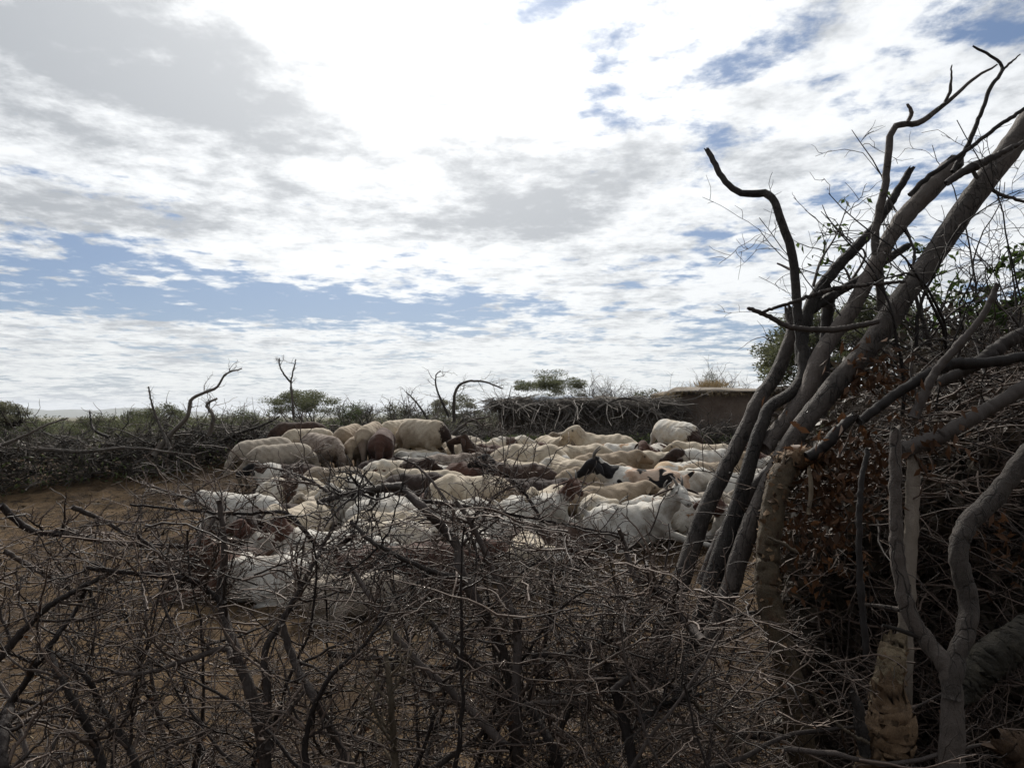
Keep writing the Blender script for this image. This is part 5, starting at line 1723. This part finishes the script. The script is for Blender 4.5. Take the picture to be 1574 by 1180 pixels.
pole('forked branch with a hooked tip at the top right corner', [(1464, 264), (1490, 218), (1508, 174), (1523, 134), (1540, 110), (1534, 94), (1497, 72)], 3.3, (4.5, 4, 3.4, 2.2), 'pole', 'bare_branch', cat='branch', dropY=.1, group=GP, K=40, sides=7)
pole('thin prong running to the corner from the hooked tip', [(1538, 112), (1552, 98), (1568, 84)], 3.4, (2, 1), 'pole', 'bare_branch', cat='branch', group=GP, K=10, sides=6)
pole('slender branch lying along the broken pole towards the right edge', [(1398, 300), (1430, 270), (1494, 225), (1537, 192), (1590, 158)], 3.15, (5, 4, 3.4), 'pole_dark', 'bare_branch', cat='branch', group=GP, K=40, sides=7)
pole('dark jagged limb with a torn knot near the top of the poles', [(1455, 282), (1478, 266), (1494, 258), (1530, 240), (1590, 210)], 3.1, (6, 9, 5, 4), 'pole_dark', 'bare_branch', cat='branch', group=GP, K=36, sides=8)
pole('dark twig drooping right behind the thickest pole', [(1494, 262), (1512, 285), (1537, 298), (1590, 316)], 3.2, (4, 3.4, 2.6), 'pole_dark', 'bare_branch', cat='branch', group=GP, K=26, sides=7)
_, *LOG1 = pole('yellow green trunk with peeling bark at the front of the brush stack', [(1246, 1260), (1230, 1140), (1213, 1045), (1194, 970), (1181, 915), (1180, 867), (1186, 800), (1196, 745), (1206, 718)], 2.62, (21, 20, 19, 19, 17.5, 17), 'peeling', 'peeling_log', cat='trunk', dropY=.2, K=110, rough=.02, lump=.22, sides=22, knots=0, group='peeling trunks in the brush stack')
_, *LOG3 = pole('ragged orange tipped log end above the peeling trunk', [(1199, 752), (1206, 722), (1222, 703), (1250, 702), (1276, 706)], 2.86, (18, 19, 13, 9), 'heartwood', 'torn_log', cat='log', K=40, rough=.06, lump=.7, sides=20, knots=0, group='peeling trunks in the brush stack')
_, *LOG2 = pole('peeling trunk with a bulging orange base at the lower right', [(1352, 1270), (1352, 1180), (1366, 1120), (1362, 1080), (1368, 1030), (1374, 990)], 2.3, (30, 33, 31, 26, 21, 19), 'peeling', 'peeling_log', cat='trunk', dropY=.1, K=100, rough=.02, lump=.2, sides=22, knots=0, group='peeling trunks in the brush stack')
pole('torn orange burl of wood wrapped around the lower right trunk', [(1352, 1200), (1360, 1150), (1366, 1110), (1364, 1072)], 2.285, (29, 33, 32, 25), 'heartwood', 'wood_burl', cat='wood', K=50, rough=.03, lump=.45, sides=24, knots=0)
pole('chopped orange stump at the bottom right corner', [(1640, 1240), (1588, 1180), (1556, 1150), (1540, 1143)], 2.2, (42, 36, 28, 20), 'heartwood', 'stump', cat='stump', K=44, rough=.05, lump=.55, sides=22, knots=0)
fork_at = at(1463, 1330, 2.05)
fork = thing('forked_stem', 'smooth grey forked stem standing in front of the brush stack at the right', 'stem', tuple(fork_at))
pole(None, [(1463, 1330), (1463, 1180), (1463, 1063), (1449, 1014), (1426, 988), (1396, 938), (1380, 853), (1376, 760), (1377, 662)], 2.05, (20, 18.5, 17, 14, 12, 10.5, 10, 9, 8.5), 'fork_bark', 'stem', dropY=.22, K=80, stubs=2, parent=fork)
pole(None, [(1463, 1075), (1468, 1020), (1483, 974), (1490, 927), (1473, 853), (1486, 806), (1525, 767), (1590, 682)], 2.09, (13, 14, 13.5, 14, 13), 'fork_bark', 'arm', dropY=.2, K=60, parent=fork)
pole('pale dead trunk standing just behind the forked stem', [(1384, 1260), (1388, 1120), (1392, 960), (1394, 885), (1399, 820), (1401, 768), (1404, 700)], 2.6, (12, 11, 11, 9), 'pale_bark', 'dead_log', cat='trunk', dropY=.1, rough=.02, lump=.3, knots=0)
pole('thin upright stick standing alone in the brush stack', [(1333, 1012), (1322, 885), (1322, 760), (1334, 690)], 2.4, (5, 4.5, 4), 'pole_dark', 'stick', cat='stick', sides=8, dropY=.1)
pole('thick dark limb sloping up right across the brush stack', [(1388, 692), (1440, 672), (1513, 632), (1600, 580)], 2.7, (12, 11, 10), 'pole_dark', 'limb', cat='branch', group='limbs lying in the brush stack')
pole('long grey limb lying across the middle of the brush stack', [(1320, 648), (1390, 597), (1456, 562), (1513, 558), (1600, 545)], 2.8, (7, 8, 8), 'pole_dark', 'limb', cat='branch', group='limbs lying in the brush stack')
pole('steep mossy branch climbing right through the brush stack', [(1404, 642), (1435, 576), (1470, 534), (1513, 481), (1532, 440)], 2.75, (8, 6, 4), 'pole_dark', 'limb', cat='branch', group='limbs lying in the brush stack', sides=9)
pole('dark limb bending down at the right edge of the brush stack', [(1440, 590), (1500, 560), (1550, 525), (1600, 500)], 2.9, (7, 10, 11), 'pole_dark', 'limb', cat='branch', group='limbs lying in the brush stack')
pole('mossy log sloping down left under the right edge', [(1600, 965), (1540, 1000), (1500, 1035), (1478, 1060)], 2.5, (28, 27, 24), 'log_bark', 'log', cat='log', rough=.01, lump=.2, knots=0)
pole('pole leaning in the gap behind the second leaning pole', [(1080, 900), (1110, 830), (1150, 760), (1200, 705), (1214, 680)], 3.5, (14, 13, 9), 'pole_dark', group=GP)
pole('split stick of pale wood at the foot of the poles', [(1160, 1165), (1120, 1128), (1080, 1093), (1068, 1080)], 2.35, (5, 6, 3), 'splinter', 'split_stick', cat='stick', sides=6, rough=.1)
pole('pale curved twig in front of the lower right trunk', [(1337, 1142), (1300, 1122), (1270, 1096), (1250, 1064)], 2.2, (2.4, 2), 'splinter', 'twig', cat='twig', sides=6)
pole('pale straight twig crossing the peeling trunk', [(1224, 848), (1204, 836), (1180, 825)], 2.5, (2.6, 2), 'splinter', 'twig', cat='twig', sides=6, K=12)
pole('weathered stub of a branch at the lower right', [(1330, 1160), (1322, 1110), (1318, 1082), (1310, 1066)], 2.25, (9, 8, 6), 'pole', 'branch_stub', cat='branch', K=20)
pole('pale upright twig left of the brown leaves', [(1243, 790), (1246, 752), (1244, 716)], 2.7, (3, 2.6), 'splinter', 'twig', cat='twig', sides=6, K=14)
pole('slanting grey limb under the brown leaves', [(1240, 702), (1262, 690), (1290, 660), (1312, 640)], 2.8, (8, 8, 7), 'pole_dark', 'limb', cat='branch', K=24, group='limbs lying in the brush stack')


def flakes(P, R, n, lo, hi, size, mat, label):
    """Curled scales of bark that stand off a trunk."""
    i = RNG.integers(int(lo * len(P)), int(hi * len(P)) - 1, n)
    ax = unit(P[i + 1] - P[i])
    d = unit(np.cross(ax, RNG.standard_normal((n, 3))))
    U = unit(ax * RNG.choice([-1, 1], (n, 1)) + d * RNG.uniform(.1, .8, (n, 1)) + RNG.normal(0, .3, (n, 3))) * RNG.uniform(.3, 1, (n, 1)) * size
    W = unit(np.cross(U, d)) * RNG.uniform(.15, .5, (n, 1)) * size
    mb = MB()
    mb.cards(P[i] + d * R[i][:, None] * .97, U, W, fold=.5)
    mb.build('bark_flakes', M[mat], None, kind='stuff', label=label, category='bark')


flakes(*LOG1, 220, .25, .98, .035, 'heartwood', 'curled rusty bark scales on the front peeling trunk')
flakes(*LOG2, 150, .15, .98, .03, 'heartwood', 'curled bark scales on the lower right peeling trunk')
flakes(*LOG3, 240, .05, .95, .035, 'heartwood', 'ragged torn wood fibres on the orange tipped log end')


def stack_words(q):
    px, py = CX + F_PX * q[0] / q[1], 640 - F_PX * (q[2] - CAM_H) / q[1]
    a = 'behind the peeling log' if px < 1230 else 'among the brown leaves' if px < 1330 else 'left of the forked stem' if px < 1430 else 'behind the forked stem' if px < 1500 else 'at the right edge'
    b = 'high up ' if py < 640 else 'halfway down ' if py < 850 else 'low down '
    return b + a


def stack_brush():
    # whole cut branches one can follow, thrown on the stack
    for k in range(34):
        y0 = RNG.uniform(3.1, 4.7)
        x0 = y0 * RNG.uniform(.42, .74)
        z0 = RNG.uniform(.2, 1.75)
        D = np.array([RNG.normal(.45, .5), RNG.normal(.0, .3), RNG.normal(.45, .35)])
        p, r = grow(np.array([[x0, y0, z0]]) - unit(D) * .5, D[None], RNG.uniform(.9, 1.8), RNG.uniform(.008, .018), .003, 22, .22, 0, .04)
        lim = 1.50 + .9 * np.clip(p[..., 0] / p[..., 1] - .48, 0, .3)
        p[..., 2] = np.clip(p[..., 2], .05, lim)
        base = p[0, 0].copy()
        p = p - base
        mb = MB()
        mb.tubes(p, r * (1 + .06 * RNG.standard_normal(r.shape)), 6, cap=True)
        o = mb.build('dead_branch', M['thorn_bark' if k % 3 else 'pole_dark'], None, label=('thick' if r[0, 0] > .0145 else 'slim' if r[0, 0] > .011 else 'thin') + ' dead branch ' + ('lying level' if abs(D[2]) < .25 else 'sloping up right' if D[0] * D[2] > 0 else 'sloping up left') + ' ' + stack_words(p[0, 11] + base),
                     category='branch', group='dead branches buried in the brush stack')
        o.location = base
        tb = MB()
        P2, D2, R2, _ = spawn(p, r, 12, lo=.1)
        p2, r2 = grow(P2, D2, RNG.uniform(.15, .55, len(P2)), np.minimum(R2 * .6, .008), .002, 9, .38, 0, .1)
        tb.tubes(p2, r2, 5)
        P3, D3, R3, _ = spawn(p2, r2, 6)
        p3, r3 = grow(P3, D3, RNG.uniform(.05, .2, len(P3)), np.minimum(R3 * .7, .004), .0013, 6, .5, 0, .14)
        tb.tubes(p3, r3, 4)
        tb.build('twigs', M['twig'], o, kind='stuff')
    # fine twigs that fill the stack
    mb = MB()
    n = 5200
    y = RNG.uniform(2.9, 5.0, n)
    x = y * RNG.uniform(.39, .78, n) + .06
    top = 1.36 + .50 * np.clip((x / y - .46) / .2, 0, 1) * y / 3.0
    z = RNG.random(n) ** .9 * top
    p, r = grow(np.stack([x, y, z], -1), rand_dirs(n, -.5, .35), RNG.uniform(.2, .7, n), RNG.uniform(.002, .006, n), .0014, 8, .36, 0, .08)
    mb.tubes(p, r, 4)
    P2, D2, R2, _ = spawn(p, r, 4)
    p2, r2 = grow(P2, D2, RNG.uniform(.04, .2, len(P2)), np.minimum(R2 * .7, .003), .001, 5, .5)
    mb.tubes(p2, r2, 3)
    mb.build('brushwood', M['twig'], None, kind='stuff', label='dense dead twigs filling the brush stack on the right', category='brushwood')
    # dead leaves through the stack, thick in the middle so that little light gets through
    lm = MB()
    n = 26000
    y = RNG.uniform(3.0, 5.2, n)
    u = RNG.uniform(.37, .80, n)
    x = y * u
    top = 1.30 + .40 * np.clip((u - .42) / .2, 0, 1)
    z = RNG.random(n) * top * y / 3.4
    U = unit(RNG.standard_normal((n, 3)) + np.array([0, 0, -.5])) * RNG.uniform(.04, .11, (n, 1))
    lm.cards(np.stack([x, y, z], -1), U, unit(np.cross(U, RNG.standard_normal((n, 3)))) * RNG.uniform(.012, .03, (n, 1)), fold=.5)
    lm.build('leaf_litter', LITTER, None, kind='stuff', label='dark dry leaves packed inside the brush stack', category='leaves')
    # curled brown leaf bunches near the front
    dm = MB()
    for (px, py, yy, s, m) in ((1275, 690, 2.85, .10, 46), (1300, 720, 2.8, .09, 60), (1330, 705, 2.8, .07, 40), (1262, 740, 2.8, .08, 46), (1300, 765, 2.75, .10, 60), (1345, 560, 3.0, .08, 36), (1368, 590, 3.0, .08, 34),
                               (1320, 575, 3.0, .06, 26), (1440, 660, 2.7, .08, 24), (1290, 830, 2.8, .10, 44), (1250, 880, 2.8, .10, 36), (1405, 700, 2.7, .06, 22), (1530, 820, 2.7, .10, 30), (1235, 800, 2.8, .08, 40)):
        c = at(px, py, yy)
        m = int(m * 1.7)
        P = c + RNG.normal(0, s * .75, (m, 3))
        U = unit(RNG.standard_normal((m, 3)) * .8 + np.array([0, 0, -.8])) * RNG.uniform(.03, .07, (m, 1))
        dm.cards(P, U, unit(np.cross(U, RNG.standard_normal((m, 3)))) * RNG.uniform(.006, .014, (m, 1)), fold=.6)
    dm.build('dead_leaves', M['dead_leaf'], None, kind='stuff', label='curled rust brown dead leaves hanging in the brush stack', category='leaves')


stack_brush()


def green_shrub(label, stems, leaves, group=None):
    """Living shrub: stems along photo points, with leafy ends."""
    P0 = at(*stems[0][0][0], stems[0][1])
    root = thing('green_shrub', label, 'shrub', tuple(float(v) for v in P0), group)
    sm, lm = MB(), MB()
    for pts, Y in stems:
        P = catmull([at(a, b, Y + .04 * k) for k, (a, b) in enumerate(pts)], 18) - P0
        R = np.linspace(.008, .002, 18)
        sm.tubes(P, R, 5)
        P2, D2, R2, _ = spawn(P[None], R[None], 9, lo=.25)
        p2, r2 = grow(P2, D2, RNG.uniform(.08, .26, len(P2)), .003, .001, 7, .4, .02)
        sm.tubes(p2, r2, 4)
        for q in p2:
            k = max(1, int(2.2 * leaves * RNG.random()))
            i = RNG.integers(2, 7, k)
            U = unit(RNG.standard_normal((k, 3)) + np.array([0, 0, -.4])) * RNG.uniform(.022, .055, (k, 1))
            lm.cards(q[i], U, unit(np.cross(U, RNG.standard_normal((k, 3)))) * .010, fold=.4)
    sm.build('stem', M['pole_dark'], root)
    lm.build('leaves', M['green_leaf'], root, kind='stuff')


green_shrub('leafy green shrub between the two thickest poles', [([(1420, 520), (1415, 460), (1400, 420), (1392, 395)], 3.5), ([(1420, 520), (1450, 470), (1460, 440), (1480, 410)], 3.5), ([(1420, 520), (1380, 480), (1360, 450), (1345, 430)], 3.6), ([(1430, 500), (1470, 490), (1500, 470)], 3.6)], 9)
green_shrub('leafy green shrub at the right edge of the picture', [([(1560, 540), (1562, 470), (1556, 420), (1548, 380)], 3.3), ([(1560, 540), (1540, 480), (1524, 440)], 3.4), ([(1570, 520), (1590, 450), (1586, 400)], 3.3)], 12)
green_shrub('thin shoots with small curled leaves against the sky', [([(1250, 440), (1262, 400), (1285, 362), (1304, 312)], 3.4), ([(1300, 445), (1330, 392), (1305, 370), (1262, 325)], 3.5), ([(1310, 440), (1296, 410), (1262, 398)], 3.5)], 2)


def fine_twigs_sky():
    """Bare crooked shoots that rise out of the stack on the far right."""
    mb = MB()
    n = 34
    y = RNG.uniform(3.0, 4.2, n)
    x = y * RNG.uniform(.52, .74, n)
    P = np.stack([x, y, 1.65 + RNG.uniform(-.2, .35, n) * y / 3], -1)
    for k in range(n):
        D = np.array([RNG.normal(0, .55), RNG.normal(0, .2), RNG.uniform(.5, 1.1)])
        p, r = grow(P[k][None], D[None], RNG.uniform(.5, 1.3), RNG.uniform(.004, .010), .0018, 14, .34, -.02)
        base = p[0, 0].copy()
        p = p - base
        b = MB()
        b.tubes(p, r, 5)
        o = b.build('bare_shoot', M['pole_dark'], None, label=('long' if np.ptp(p[0, :, 2]) > .55 else 'short') + ' bare crooked shoot leaning ' + ('left' if D[0] < -.2 else 'right' if D[0] > .2 else 'straight up') + (' beside the thickest pole' if x[k] / y[k] < .60 else ' over the green shrub' if x[k] / y[k] < .66 else ' at the right picture edge') + (', nearer' if y[k] < 3.6 else ', farther back'), category='shoot', group='bare shoots above the brush stack')
        o.location = base
        t = MB()
        P2, D2, R2, _ = spawn(p, r, 9)
        p2, r2 = grow(P2, D2, RNG.uniform(.1, .4, len(P2)), np.minimum(R2 * .6, .004), .0013, 9, .42, -.02)
        t.tubes(p2, r2, 4)
        P3, D3, R3, _ = spawn(p2, r2, 3)
        p3, r3 = grow(P3, D3, RNG.uniform(.03, .14, len(P3)), .0016, .0009, 5, .5)
        t.tubes(p3, r3, 3)
        t.build('twigs', M['pole_dark'], o, kind='stuff')


fine_twigs_sky()
